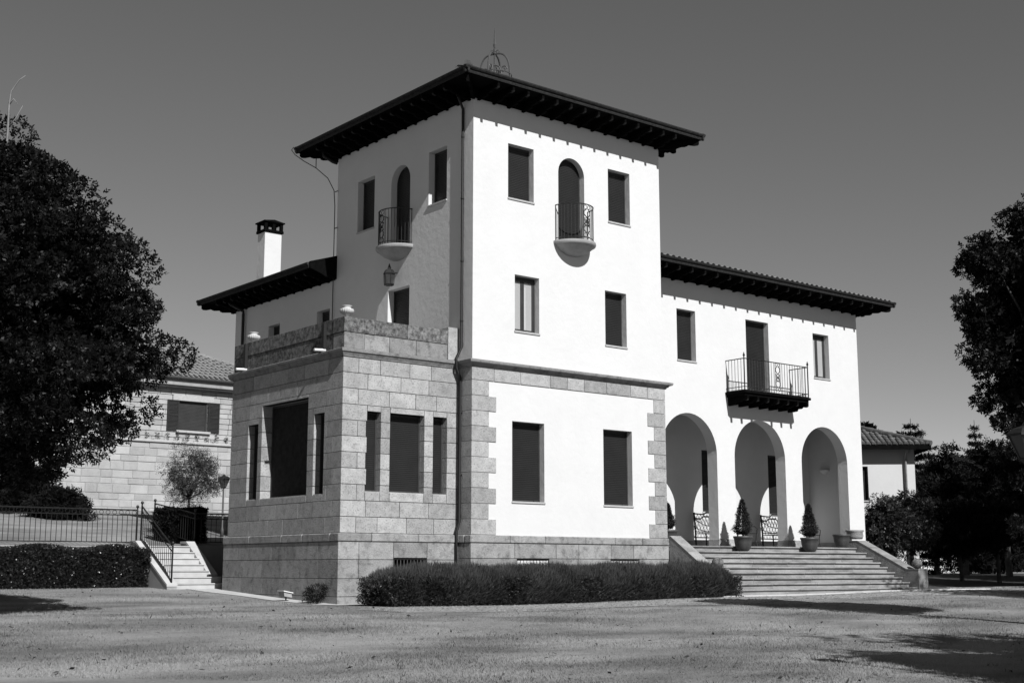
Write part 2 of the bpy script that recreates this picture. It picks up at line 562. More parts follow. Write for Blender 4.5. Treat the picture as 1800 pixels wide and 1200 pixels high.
def window(f3, u0, u1, z0, z1, depth=.19, kind='shutter', sill=True, ztop=None, over=.05, handles=False):
    """a part 'window' of the villa with its shutter or panes and its sill as sub-parts"""
    mb = MB()
    fw = .035
    zt = z1
    bx(mb, f3, u0 - .02, u0 + fw, z0, zt, depth + .003, depth + .05)
    bx(mb, f3, u1 - fw, u1 + .02, z0, zt, depth + .003, depth + .05)
    bx(mb, f3, u0 + fw, u1 - fw, zt - .05, zt + .02, depth + .004, depth + .05)
    w = mb.build('window', 'darkframe', villa)
    if kind == 'shutter':
        shutter_mesh(f3, u0 - over, u1 + over, z0 - .02, z1 + over, depth + .02).build('roller_shutter', 'shutter', w)
        bar = MB()
        bx(bar, f3, u0 + fw, u1 - fw, z0 + .012, z0 + .06, depth - .005, depth + .02)
        for q in (.12, .8):
            bx(bar, f3, u0 + (u1 - u0) * q - .018, u0 + (u1 - u0) * q + .018, z0 + .03, z0 + .066, depth - .028, depth - .004)
        bar.build('shutter_end_bar', 'darkframe', w)
    else:
        c = (u0 + u1) / 2
        fr = MB()
        for (a, b) in ((u0 + fw, c - .003), (c + .003, u1 - fw)):
            bx(fr, f3, a, a + .06, z0 + .02, zt - .06, depth + .012, depth + .055)
            bx(fr, f3, b - .06, b, z0 + .02, zt - .06, depth + .012, depth + .055)
            bx(fr, f3, a + .06, b - .06, z0 + .02, z0 + .1, depth + .014, depth + .053)
            bx(fr, f3, a + .06, b - .06, zt - .13, zt - .06, depth + .014, depth + .053)
        fr.build('casement', 'darkframe', w)
        for (a, b) in ((u0 + fw + .06, c - .063), (c + .063, u1 - fw - .06)):
            pn = MB(); pn.quad(f3(a, z0 + .1, depth + .03), f3(b, z0 + .1, depth + .03), f3(b, zt - .13, depth + .03), f3(a, zt - .13, depth + .03))
            pn.build('pane', 'glass', w)
        if kind != 'glass_dark':
            cu = MB()
            for (a, b) in ((u0 - .02, u0 + (u1 - u0) * .3), (u0 + (u1 - u0) * .52, u0 + (u1 - u0) * .72)):
                n = 12
                pts = [(a + (b - a) * k / n, depth + .1 + .02 * math.sin(k * 2.2)) for k in range(n + 1)]
                cu.add([f3(p, z, d) for p, d in pts for z in (z0, zt)], [(2 * k, 2 * k + 2, 2 * k + 3, 2 * k + 1) for k in range(n)])
            cu.build('curtain', 'curtain', w)
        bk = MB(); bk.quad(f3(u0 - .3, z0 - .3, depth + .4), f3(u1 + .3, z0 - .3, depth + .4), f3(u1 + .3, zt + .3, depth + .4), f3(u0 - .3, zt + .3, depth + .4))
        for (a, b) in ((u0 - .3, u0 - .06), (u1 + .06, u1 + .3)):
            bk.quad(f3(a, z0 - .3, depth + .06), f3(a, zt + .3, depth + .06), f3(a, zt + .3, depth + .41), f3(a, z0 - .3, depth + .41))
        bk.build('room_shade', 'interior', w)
    if sill:
        sb = MB()
        bx(sb, f3, u0 - .02, u1 + .02, z0 - .045, z0 + .005, -.03, depth + .02, .006)
        sb.build('sill', 'sill', w)
    return w

# tower -------------------------------------------------------------
fF, fL = FR(0.0), LF(0.0)
ZT = 13.4
front_holes = [(1.18, 2.08, 10.66, 12.18), (4.86, 5.72, 10.62, 12.18), (1.41, 2.26, 7.05, 8.58), (4.69, 5.52, 7.02, 8.58), (1.32, 2.42, 2.55, 4.64), (4.56, 5.66, 2.55, 4.64)]
left_holes = [(4.76, 5.67, 10.62, 12.18), (1.18, 2.03, 10.66, 12.18), (2.9, 3.97, 6.12, 8.59)]
AF = (2.97, 3.94, 9.78, 12.2); AL = (2.93, 3.89, 9.78, 12.15)
tw = MB()
facade(tw, fF, hole_rect(0, TL, -.3, ZT), [(hole_rect(*h), .19) for h in front_holes] + [(hole_arch(*AF), .19)])
facade(tw, fL, hole_rect(0, TD, -.3, ZT), [(hole_rect(*h), .2) for h in left_holes] + [(hole_arch(*AL), .2)])
tw.quad((TL, 0, -.3), (TL, TD, -.3), (TL, TD, ZT), (TL, 0, ZT))
tw.quad((0, TD, -.3), (TL, TD, -.3), (TL, TD, ZT), (0, TD, ZT))
tw.build('tower_wall', 'plaster', villa)
for i, h in enumerate(front_holes):
    window(fF, *h, kind='glass' if i == 2 else 'shutter')
for i, h in enumerate(left_holes):
    window(fL, *h, depth=.2, sill=(i < 2))
window(fF, AF[0], AF[1], AF[2], AF[3], sill=False)
window(fL, AL[0], AL[1], AL[2], AL[3], depth=.2, sill=False)

# right wing ---------------------------------------------------------
fW = FR(WY)
ARCH = [(7.83, 10.27), (11.08, 13.52), (14.35, 16.77)]
wing_holes = [(8.61, 9.44, 7.12, 8.71), (11.78, 12.89, 6.3, 8.74), (15.17, 16.02, 7.16, 8.67)]
ww = MB()
facade(ww, fW, hole_rect(TL - .05, WR, 0, 9.75), [(hole_rect(*h), .19) for h in wing_holes] + [(hole_arch(a, b, 1.44, 5.51, 28), .4) for a, b in ARCH])
facade(ww, FR(WY + .4), hole_rect(TL + .01, WR - .3, 1.2, 5.75), [(hole_arch(a, b, 1.44, 5.51, 28), 0.0005) for a, b in ARCH])
ww.quad((WR, WY, 0), (WR, 6.83, 0), (WR, 6.83, 9.75), (WR, WY, 9.75))
ww.quad((TL, 6.83, 0), (WR, 6.83, 0), (WR, 6.83, 9.75), (TL, 6.83, 9.75))
ww.build('wing_wall', 'plaster', villa)
window(fW, *wing_holes[0]); window(fW, *wing_holes[1], sill=False); window(fW, *wing_holes[2], kind='glass_dark')
# porch room
PB = 3.06
pw = MB()
porch_holes = [(8.47, 9.57, 2.66, 4.69), (11.79, 12.89, 2.66, 4.69), (15.1, 16.2, 2.66, 4.69)]
facade(pw, FR(PB), hole_rect(TL, WR - .29, 1.2, 5.76), [(hole_rect(*h), .19) for h in porch_holes])
pw.quad((WR - .29, WY + .39, 1.2), (WR - .29, PB, 1.2), (WR - .29, PB, 5.76), (WR - .29, WY + .39, 5.76))
pw.quad((TL, WY + .2, 5.74), (WR - .1, WY + .2, 5.74), (WR - .1, PB + .02, 5.74), (TL, PB + .02, 5.74))
pw.build('porch_wall', 'plaster_in', villa)
for h in porch_holes:
    window(FR(PB), *h)
sk = MB()
sk.box(TL, WR - .29, PB - .025, PB + .01, 1.49, 1.72); sk.box(WR - .315, WR - .28, WY + .4, PB - .03, 1.49, 1.72)
sk.build('skirting', 'cheek', villa)
pf = MB(); pf.box(TL - .05, WR, .46, PB + .1, 1.2, 1.5); pf.build('porch_floor', 'step', villa)
for (a, b) in ((TL + .04, 7.83), (10.27, 11.08), (13.52, 14.35), (16.77, WR + .02)):
    q = MB(); q.cbox(a - .02, b + .02, WY - .025, WY + .425, 1.5, 1.73, .01); q.build('pier_base', 'granite', villa)

# left wing ------------------------------------------------------------
lw = MB()
LWE = 13.25
lw_holes = [(7.13, 7.89, 7.1, 8.58), (10.19, 10.94, 7.1, 8.57)]
facade(lw, fL, hole_rect(TD, LWE, -.3, 9.7), [(hole_rect(*h), .2) for h in lw_holes])
lw.quad((0, LWE, -.3), (TL, LWE, -.3), (TL, LWE, 9.7), (0, LWE, 9.7))
lw.quad((TL, TD, -.3), (TL, LWE, -.3), (TL, LWE, 9.7), (TL, TD, 9.7))
lw.build('rear_wing_wall', 'plaster', villa)
for h in lw_holes:
    window(fL, *h, depth=.2)

# masonry blocks ---------------------------------------------------------
NBLK = [0]
def block(x0, x1, y0, y1, z0, z1, m='granite', c=.004, g=.0065, jit=.004):
    NBLK[0] += 1
    o = MB().cbox(x0 + g, x1 - g, y0 + g, y1 - g, z0 + g, z1 - g, c).build('granite_block', m, villa)
    return o
def split_run(a, b, mean, rnd):
    n = max(1, round((b - a) / mean))
    w = [rnd.uniform(.72, 1.35) for _ in range(n)]
    s = sum(w); r = [a]
    for q in w:
        r.append(r[-1] + q / s * (b - a))
    r[-1] = b
    return list(zip(r[:-1], r[1:]))
rb = random.Random(21)
def run_blocks(axis, plane, th, a, b, z0, z1, openings, mean, m, g=.005):
    """a course on a face: axis 'x' (face y=plane, going +y by th) or 'y' (face x=plane, going +x by th)"""
    ivs = [(a, b)]
    for (u0, u1, w0, w1) in openings:
        if w0 < z1 - .02 and w1 > z0 + .02:
            nv = []
            for (p, q) in ivs:
                if u1 <= p or u0 >= q:
                    nv.append((p, q))
                else:
                    if u0 - p > .02: nv.append((p, u0))
                    if q - u1 > .02: nv.append((u1, q))
                    # what is left above or below the opening within this course
                    for (c0, c1) in ((z0, w0), (w1, z1)):
                        if c1 - c0 > .03:
                            emit(axis, plane, th, max(p, u0), min(q, u1), c0, c1, m)
            ivs = nv
    for (p, q) in ivs:
        for (s, e) in split_run(p, q, mean, rb):
            emit(axis, plane, th, s, e, z0, z1, m)
def emit(axis, plane, th, s, e, z0, z1, m):
    j = rb.uniform(-.004, .004) if axis == 'x' else rb.uniform(-.0015, .0015)
    if axis == 'x':
        block(s, e, plane + j, plane + th, z0, z1, m)
    else:
        block(plane + j, plane + th, s, e, z0, z1, m)

bay_front_open = [(-2.83, -2.4, 2.68, 4.64), (-2.12, -1.09, 2.68, 4.64), (-.81, -.38, 2.68, 4.64)]
bay_left_open = [(4.8, 5.35, 2.63, 4.63), (2.2, 4.58, 2.63, 5.09), (1.4, 1.88, 2.63, 4.63)]
TH = .32
core = MB()
core.box(-BW + TH - .005, -.002, BY + TH - .005, BD - .02, -.3, 6.1)
core.build('bay_core', 'mortar', villa)
thin = MB()      # mortar bed behind the joints, cut out at the openings
def bed(axis, plane, a, b, z0, z1, openings):
    zs = sorted({z0, z1} | {q for o in openings for q in o[2:]})
    for k in range(len(zs) - 1):
        u = a
        for o in sorted(openings):
            if o[2] <= zs[k] + .01 and o[3] >= zs[k + 1] - .01:
                _bed(axis, plane, u, o[0] - .02, zs[k], zs[k + 1]); u = o[1] + .02
        _bed(axis, plane, u, b, zs[k], zs[k + 1])
def _bed(axis, plane, a, b, z0, z1):
    if axis == 'x': thin.box(a, b, plane, plane + .2, z0, z1)
    else: thin.box(plane, plane + .2, a, b, z0, z1)
bed('x', BY + .03, -BW + .05, -.01, ZP, 5.97, bay_front_open)
bed('y', -BW + .03, BY + .05, BD - .05, ZP, 5.97, bay_left_open)
thin.build('mortar_bed', 'mortar', villa)
nc = 11
for k in range(nc):
    z0 = ZP + (ZC0 - ZP) * k / nc; z1 = ZP + (ZC0 - ZP) * (k + 1) / nc
    cx, cy = (.72, .42) if k % 2 else (.45, .7)
    block(-BW, -BW + cx, BY, BY + cy, z0, z1)
    run_blocks('x', BY, TH, -BW + cx, -.005, z0, z1, bay_front_open, .82, 'granite')
    cy2 = .5 if k % 2 else .8
    run_blocks('y', -BW, TH, BY + cy, BD, z0, z1, bay_left_open, .95, 'granite')
def bay_window(f3, o, depth):
    u0, u1, z0, z1 = o
    w = window(f3, u0, u1, z0, z1, depth=depth, sill=False, over=-.002)
    s = MB(); bx(s, f3, u0 - .01, u1 + .01, z0 - .02, z0 + .012, .02, depth + .02, .004); s.build('sill', 'granite', w)
for o in bay_front_open: bay_window(FR(BY), o, .21)
for o in bay_left_open: bay_window(LF(-BW), o, .3 if o[1] - o[0] > 1 else .2)

# bay plinth, parapet, cornices
pl = .085
for (z0, z1) in ((-.25, .18), (.18, .6), (.6, 1.05), (1.05, 1.47)):
    k = int(z0 * 10) % 2
    cx, cy = (.8, .5) if k else (.5, .85)
    block(-BW - pl, -BW + cx, BY - pl, BY + cy, z0, z1, 'granite_plinth')
    run_blocks('x', BY - pl, .4, -BW + cx, -.05, z0, z1, [(-2.02, -1.02, .78, 1.09)], .95, 'granite_plinth')
    run_blocks('y', -BW - pl, .4, BY + cy, BD + .05, z0, z1, [], 1.0, 'granite_plinth')
for (s, e) in split_run(-BW - pl - .02, -.05, 1.3, rb):
    block(s, e, BY - pl - .02, BY + .3, 1.47, ZP, 'granite_plinth', .02)
for (s, e) in split_run(BY + .3, BD + .08, 1.4, rb):
    block(-BW - pl - .02, -BW + .3, s, e, 1.47, ZP, 'granite_plinth', .02)
core = MB(); core.box(-BW - .07, -.03, BY - .07, BD, -.3, .76); core.box(-BW - .07, -.03, BY + .1, BD, .77, 1.1); core.box(-BW - .07, -2.06, BY - .07, BY + .1, .765, 1.66)
core.box(-.98, -.03, BY - .07, BY + .1, .765, 1.66); core.box(-2.05, -.985, BY - .07, BD - .1, 1.11, 1.66); core.box(-BW - .07, -2.06, BY + .12, BD - .02, 1.115, 1.655)
core.build('plinth_core', 'mortar', villa)

def moulding(pts_xy, name, m, prof):
    """stepped cornice swept round a path (list of corner points, outward offset to the right-hand side given by signs)"""
    mb = MB()
    rings = []
    for (x, y, nx_, ny_) in pts_xy:
        rings.append([(x + nx_ * o, y + ny_ * o, z) for o, z in prof])
    n = len(prof)
    vs_ = [p for r in rings for p in r]
    fs = []
    for i in range(len(rings) - 1):
        for k in range(n - 1):
            fs.append((i * n + k, (i + 1) * n + k, (i + 1) * n + k + 1, i * n + k + 1))
    fs.append(tuple(range(n))); fs.append(tuple((len(rings) - 1) * n + k for k in range(n - 1, -1, -1)))
    mb.add(vs_, fs)
    return mb.build(name, m, villa)
prof = [(-.12, 5.952), (.035, 5.952), (.05, 5.99), (.08, 6.0), (.105, 6.04), (.17, 6.06), (.18, 6.075), (.19, 6.125), (.165, 6.14), (-.12, 6.165)]
moulding([(-.02, BY, 0, -1), (-BW, BY, -1, -1), (-BW, BD, -1, 1), (0, BD, 0, 1)], 'bay_cornice', 'granite_plinth', [(o * .56 if o > 0 else o, z) for o, z in prof])
moulding([(0.02, BY - .0, -1, 0), (0, 0, -1, -1), (TL + .06, 0, 1, -1), (TL + .06, .8, 1, 0)], 'tower_cornice', 'granite_plinth', prof)
tf_ = MB(); tf_.box(-BW + .2, -.01, BY + .2, BD, 6.0, 6.12); tf_.build('terrace_floor', 'paving', villa)
PT = .34
for (z0, z1, m, off) in ((6.16, 6.56, 'granite_plinth', 0), (6.56, 6.94, 'granite_old', .015)):
    kx = .62 if z0 < 6.4 else .9
    block(-BW - off + .02, -BW + kx, BY - off + .02, BY + PT + .2, z0, z1, m)
    for (s, e) in split_run(-BW + kx, -.36, 1.0, rb): block(s, e, BY - off + .03, BY + PT, z0, z1, m)
    for (s, e) in split_run(BY + PT + .2, BD, 1.05, rb): block(-BW - off + .03, -BW + PT, s, e, z0, z1, 'granite_old')
    for (s, e) in split_run(-BW + PT, -.1, 1.2, rb): block(s, e, BD - PT, BD, z0, z1, m)
block(-.36, -.02, BY + .01, BY + PT + .04, 6.16, 7.03, 'granite')
for (y, h0) in ((1.47, 6.86), (5.62, 6.9)):
    sc = MB(); sc.box(-BW - .055, -BW + .03, y - .05, y + .05, 6.22, h0); sc.build('scupper_pipe', 'pipe', villa)
    sc = MB(); sc.tube([(-BW + .02, y - .02, 6.2), (-BW - .3, y - .02, 6.18)], .035, 8); sc.build('scupper_spout', 'white', villa)

# tower plinth, quoins, band
TPL = .07
for (z0, z1) in ((-.25, .32), (.32, .74), (.74, 1.09), (1.09, 1.47)):
    gr = [(1.43, 2.52, .74, 1.09), (4.73, 5.82, .74, 1.09)]
    run_blocks('x', -TPL, .3, -TPL, TL + .08, z0, z1, gr, 1.25, 'granite_plinth')
    block(-TPL, -TPL + .25, .235, BY - .09, z0, z1, 'granite_plinth')
for (s, e) in split_run(-TPL - .02, TL + .1, 1.1, rb):
    block(s, e, -TPL - .02, .2, 1.47, ZP, 'granite_plinth', .02)
block(-TPL - .02, .2, .2, BY - .02, 1.47, ZP, 'granite_plinth', .02)
core = MB(); core.box(-.05, TL + .06, -.05, BY - .1, -.3, .735); core.box(-.05, 1.42, -.05, BY - .1, .736, 1.66); core.box(2.53, 4.72, -.05, .4, .736, 1.66)
core.box(5.83, TL + .06, -.05, .4, .736, 1.66); core.box(1.421, 2.529, -.05, .4, 1.095, 1.66); core.box(4.721, 5.829, -.05, .4, 1.095, 1.66)
core.build('tower_plinth_core', 'mortar', villa)
Q = .03
zb = 5.62
nq = 10
for k in range(nq):
    z0 = ZP + (zb - ZP) * k / nq; z1 = ZP + (zb - ZP) * (k + 1) / nq
    w = .54 if k % 2 else .78
    block(-Q, w, -Q, BY - .006, z0, z1)
    w = .47 if k % 2 else .72
    block(TL + .06 - w, TL + .06, -Q, .5, z0, z1)
for (s, e) in split_run(-Q, TL + .06, .78, rb):
    block(s, e, -Q - .004, BY - .01 if s < .1 else .2, zb, 5.955)
# grilles
for (f3, u0, u1, z0, z1) in ((FR(-TPL), 1.43, 2.52, .74, 1.09), (FR(-TPL), 4.73, 5.82, .74, 1.09), (FR(BY - pl), -2.02, -1.02, .78, 1.09)):
    fr = MB(); bx(fr, f3, u0, u1, z1 - .04, z1, .05, .09); bx(fr, f3, u0, u1, z0, z0 + .03, .05, .09)
    g_ = fr.build('basement_grille', 'iron', villa)
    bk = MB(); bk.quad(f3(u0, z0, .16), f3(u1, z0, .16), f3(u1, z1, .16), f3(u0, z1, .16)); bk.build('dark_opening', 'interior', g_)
    for k in range(10):
        u = u0 + (u1 - u0) * (k + .5) / 10
        b_ = MB(); b_.tube([f3(u, z0, .07), f3(u, z1, .07)], .012, 5); b_.build('bar', 'ironold', g_)

# roofs --------------------------------------------------------------------
def hip_roof(x0, x1, y0, y1, ze, slope, name, ridge_axis, gable=None, tile='tile'):
    """roof slab over an eave rectangle"""
    w, d = x1 - x0, y1 - y0
    mb = MB()
    t0 = ze + .17
    if ridge_axis == 'p':
        c = ((x0 + x1) / 2, (y0 + y1) / 2, t0 + slope * min(w, d) / 2)
        mb.add([(x0, y0, t0), (x1, y0, t0), (x1, y1, t0), (x0, y1, t0), c], [(0, 1, 4), (1, 2, 4), (2, 3, 4), (3, 0, 4)])
    elif ridge_axis == 'x':
        h = d / 2; zr = t0 + slope * h
        a, b = (x0 if gable == 'lo' else x0 + h), (x1 if gable == 'hi' else x1 - h)
        mb.add([(x0, y0, t0), (x1, y0, t0), (x1, y1, t0), (x0, y1, t0), (a, y0 + h, zr), (b, y0 + h, zr)], [(0, 1, 5, 4), (1, 2, 5), (2, 3, 4, 5), (3, 0, 4)])
    else:
        h = w / 2; zr = t0 + slope * h
        a, b = (y0 if gable == 'lo' else y0 + h), (y1 - h)
        mb.add([(x0, y0, t0), (x1, y0, t0), (x1, y1, t0), (x0, y1, t0), (x0 + h, a, zr), (x0 + h, b, zr)], [(0, 1, 4), (1, 2, 5, 4), (2, 3, 5), (3, 0, 4, 5)])
    r = mb.build(name, tile, villa)
    so = MB(); so.box(x0 + .02, x1 - .02, y0 + .02, y1 - .02, ze, ze + .05)
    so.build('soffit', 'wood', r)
    return r
def fascia(roof, segs, ze):
    for (p, q) in segs:
        p, q = Vector(p), Vector(q)
        d = (q - p).normalized(); n = Vector((d.y, -d.x, 0))
        mb = MB()
        prof_ = [(-.05, .0), (.0, 0.0), (.012, .04), (.012, .09), (.05, .095), (.075, .13), (.075, .165), (.02, .18), (-.05, .18)]
        mb.prism(prof_, lambda a, b, t: tuple(p + d * t + n * a + Vector((0, 0, ze + b))), -.07, (q - p).length + .07)
        mb.build('fascia_gutter', 'fascia', roof)
BR_PROF = [(0, 0), (.89, 0), (.89, -.12), (.86, -.155), (.78, -.165), (.66, -.14), (.63, -.165), (.58, -.19), (.42, -.19), (.41, -.235), (.36, -.26), (.05, -.27), (0, -.27)]
def bracket_mesh(scale=1.0, wdt=.075):
    mb = MB()
    mb.prism([(a * scale, b) for a, b in BR_PROF], lambda a, b, t: (t, -a, b), -wdt / 2, wdt / 2)
    me = bpy.data.meshes.new('eave_bracket'); me.from_pydata(mb.v, [], mb.f); me.materials.append(M['wood']); me.materials.append(M['endgrain_lit'])
    for i in (3, 4):
        me.polygons[2 + i - 1].material_index = 1  # tip faces carry the sun highlight in their colour
    return me
BRM = bracket_mesh()
def brackets(p, q, n, ze, rz, me=BRM, parent=None):
    for k in range(n):
        t = (k + .5) / n
        o = bpy.data.objects.new('eave_bracket', me)
        COL.objects.link(o)
        par = parent or villa
        o.parent = par
        base = villa.location if par is villa else Vector()
        o.location = Vector(p).lerp(Vector(q), t) + Vector((0, 0, ze)) - base
        o.rotation_euler = (0, 0, rz)
OV = .93
ze = 13.42
rt_ = hip_roof(-OV, TL + OV, -OV, TD + OV, ze, .34, 'tower_roof', 'p')
fascia(rt_, [((-OV, -OV, 0), (TL + OV, -OV, 0)), ((TL + OV, -OV, 0), (TL + OV, TD + OV, 0)), ((TL + OV, TD + OV, 0), (-OV, TD + OV, 0)), ((-OV, TD + OV, 0), (-OV, -OV, 0))], ze)
brackets((-.1, 0, 0), (TL + .1, 0, 0), 14, ze, 0)
brackets((0, TD + .1, 0), (0, -.1, 0), 14, ze, R(-90))
brackets((TL, -.1, 0), (TL, TD + .1, 0), 14, ze, R(90))
def diag_bracket(x, y, ze, rz):
    o = bpy.data.objects.new('eave_bracket', BRM); COL.objects.link(o); o.parent = villa
    o.location = Vector((x, y, ze + .002)) - villa.location; o.rotation_euler = (0, 0, rz); o.scale = (1, 1.36, 1)
diag_bracket(0, 0, ze, R(-45)); diag_bracket(TL, 0, ze, R(45)); diag_bracket(0, TD, ze, R(-135))
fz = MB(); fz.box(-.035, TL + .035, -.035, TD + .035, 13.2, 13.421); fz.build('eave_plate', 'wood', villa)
ze2 = 9.82
rw_ = hip_roof(TL + .02, WR + OV, WY - OV, 6.83 + OV, ze2, .24, 'wing_roof', 'x', 'lo')
fascia(rw_, [((TL + .1, WY - OV, 0), (WR + OV, WY - OV, 0)), ((WR + OV, WY - OV, 0), (WR + OV, 6.83 + OV, 0))], ze2)
brackets((TL + .1, WY, 0), (WR + .05, WY, 0), 19, ze2, 0)
brackets((WR, WY, 0), (WR, 6.83, 0), 10, ze2, R(90))
diag_bracket(WR, WY, ze2, R(45))
fz = MB(); fz.box(TL + .01, WR + .035, WY - .035, 6.9, 9.6, 9.821); fz.build('eave_plate', 'wood', villa)
ze3 = 9.64
rl_ = hip_roof(-OV, TL, TD + .01, LWE + OV, ze3, .27, 'rear_wing_roof', 'y', 'lo')
fascia(rl_, [((-OV, LWE + OV, 0), (-OV, TD + .08, 0)), ((TL, LWE + OV, 0), (-OV, LWE + OV, 0))], ze3)
brackets((0, LWE, 0), (0, TD + .1, 0), 12, ze3, R(-90))
brackets((TL, LWE, 0), (0, LWE, 0), 12, ze3, R(180))
diag_bracket(0, LWE, ze3, R(-135))
fz = MB(); fz.box(-.035, TL, TD + .01, LWE + .035, 9.4, 9.641); fz.build('eave_plate', 'wood', villa)
eb = MB(); eb.prism([(-OV, ze3), (-OV, ze3 + .2), (0, ze3 + .5), (0, ze3 - .22), (-.35, ze3 - .2), (-.6, ze3 - .1)], lambda a, b, t: (a, t, b), TD - .06, TD + .0)
eb.build('eave_end_board', 'wood', villa)

# rows of roof tiles along the sloping roofs that show above the gutters
def tile_rows(parent, f, n, length, rad=.085, rows=6, name='roof_tiles', m='tile'):
    V, F = [], []
    for k in range(n):
        for j in range(rows):
            base = len(V)
            for e_ in (0, 1):
                for a in range(6):
                    t = math.pi * a / 5
                    rr = rad * (1.0 if e_ == 0 else .82)
                    s = (j + e_ * 1.06) * length / rows
                    V.append(f(k, math.cos(t) * rr, s, math.sin(t) * rr + (.03 if e_ == 0 else .0)))
            for a in range(5):
                F.append((base + a, base + a + 1, base + 7 + a, base + 6 + a))
    return tag(fast_mesh(name, np.array(V), np.array(F), m, parent), kind='stuff')
nt = 46
tile_rows(rw_, lambda k, a, s, h: (TL + .2 + k * .25 + a, WY - OV + .06 + s, ze2 + .165 + s * .24 + h * .8), nt, 3.7, m='tile_pale')
nt2 = 35
tile_rows(rt_, lambda k, a, s, h: (-OV + .12 + k * .25 + a, -OV + .12 + s * .1 * (1 + min(k, nt2 - 1 - k) * .5), ze + .12 + s * .1 * (1 + min(k, nt2 - 1 - k) * .5) * .34 + h), nt2, 4.4)
hp = MB()
for k in range(14):
    t0, t1 = k / 14, (k + 1.08) / 14
    a = Vector((-OV, -OV, ze + .2)).lerp(Vector((TL / 2, TD / 2, ze + .18 + .34 * (TD / 2 + OV))), t0)
    b = Vector((-OV, -OV, ze + .2)).lerp(Vector((TL / 2, TD / 2, ze + .18 + .34 * (TD / 2 + OV))), t1)
    hp.tube([a, b], [.12, .09], 8)
tag(hp.build('hip_tiles', 'tile', rt_), kind='stuff')

# chimney
CHX, CHY = .65, 12.6
ch = MB(); ch.cbox(CHX, CHX + .64, CHY, CHY + .52, 9.8, 12.18, .01)
chm = ch.build('chimney', 'plaster', villa)
cc_ = MB(); cc_.cbox(CHX - .05, CHX + .69, CHY - .05, CHY + .57, 12.18, 12.27, .01)
for a in (-.03, .27, .57):
    for b in (-.03, .45):
        cc_.box(CHX + a, CHX + a + .1, CHY + b, CHY + b + .1, 12.27, 12.52)
cc_.cbox(CHX - .08, CHX + .72, CHY - .08, CHY + .6, 12.52, 12.57, .01); cc_.prism([(-.05, 12.571), (.69, 12.571), (.32, 12.63)], lambda a, b, t: (CHX + a, t, b), CHY - .05, CHY + .57)
cc_.build('chimney_cap', 'wood', chm)

# finial
AX, AY = TL / 2 - .08, TD / 2
fi = MB()
za = 14.93
for k in range(4):
    t = k * math.pi / 2 + .5
    u = Vector((math.cos(t), math.sin(t), 0))
    pts = []
    for s in range(15):
        q = s / 14
        r = .5 * math.cos(q * math.pi / 2) ** .6 if q < 1 else 0.02
        pts.append(Vector((AX, AY, za + .75 + .68 * math.sin(q * math.pi / 2))) + u * max(r, .02))
    pts = [Vector((AX, AY, za - .15)) + u * .55, Vector((AX, AY, za + .4)) + u * .52] + pts
    fi.tube(pts, .03, 6)
    sp = [Vector((AX, AY, za + .9)) + u * (.3 + .11 * math.cos(a) * (1 - a / 11)) + Vector((0, 0, .11 * math.sin(a) * (1 - a / 11))) for a in np.linspace(0, 8, 22)]
    fi.tube(sp, .02, 5)
    ia = [Vector((AX, AY, za + .3)) + u * .22, Vector((AX, AY, za + .85)) + u * .22, Vector((AX, AY, za + 1.0)) + u * .15, Vector((AX, AY, za + 1.08))]
    fi.tube(ia, .022, 5)
    fi.tube([Vector((AX, AY, za + 1.5)) + u * .02, Vector((AX, AY, za + 1.55)) + u * .12, Vector((AX, AY, za + 1.48)) + u * .16, Vector((AX, AY, za + 1.43)) + u * .11], .013, 5)
fi.tube([(AX, AY, za - .1), (AX, AY, za + 1.6), (AX, AY, za + 1.74), (AX, AY, za + 1.8), (AX, AY, za + 2.26)], [.03, .03, .055, .035, .012], 6)
ring = [Vector((AX + .52 * math.cos(a), AY + .52 * math.sin(a), za + .72)) for a in np.linspace(0, 2 * math.pi, 24, endpoint=False)]
fi.tube(ring, .018, 5, True)
fi.tube([(p.x, p.y, p.z - .12) for p in ring], .018, 5, True)
fi.build('iron_finial', 'ironold', villa)

# downpipes
dp = MB()
dp.tube([(-.35, .25, 13.5), (-.32, .3, 13.3), (-.045, .41, 12.98), (-.045, .41, 12.9), (-.045, .41, 6.5), (-.2, .41, 6.2), (-.2, .41, 5.95), (-.075, .41, 5.7), (-.075, .41, 2.0), (-.16, .41, 1.75), (-.16, .41, .2)], .037, 8)
for z in (12.2, 10.5, 8.8, 7.2, 4.8, 3.2):
    dp.tube([(-.045, .41, z - .025), (-.045, .41, z + .025)], .044, 8)
dp.build('downpipe', 'pipe', villa, True)
dp = MB()
dp.tube([(-.5, 12.9, 9.7), (-.45, 12.85, 9.55), (-.09, 12.55, 9.3), (-.09, 12.55, 9.2), (-.09, 12.55, 2.0)], .05, 8)
dp.build('downpipe', 'pipe', villa, True)
dp = MB(); dp.tube([(-.4, TD + .25, 13.45), (-.4, TD + .2, 13.25), (-.12, TD + .12, 13.1), (.02, TD + .1, 13.08)], .05, 8); dp.build('downpipe', 'pipe', villa, True)
cb = MB()
pts = [(-1.02, 7.8, 13.6), (-1.08, 7.82, 13.5), (-1.0, 7.75, 13.35), (-.75, 7.6, 13.15), (-.45, 7.4, 12.95), (-.2, 7.1, 12.6), (-.06, 6.95, 12.2), (-.05, 6.9, 11.7), (-.05, 6.9, 10.2), (-.05, 6.9, 9.0), (-.05, 6.9, 7.6)]
cb.tube(pts, .014, 5)
for z in (12.15, 11.0): cb.tube([(-.05, 6.9, z), (-.05, 6.74, z)], .016, 5)
cb.tube([(-.45, 7.4, 12.95), (-.45, 7.4, 13.3)], .014, 5)
cb.build('lightning_cable', 'iron', villa)

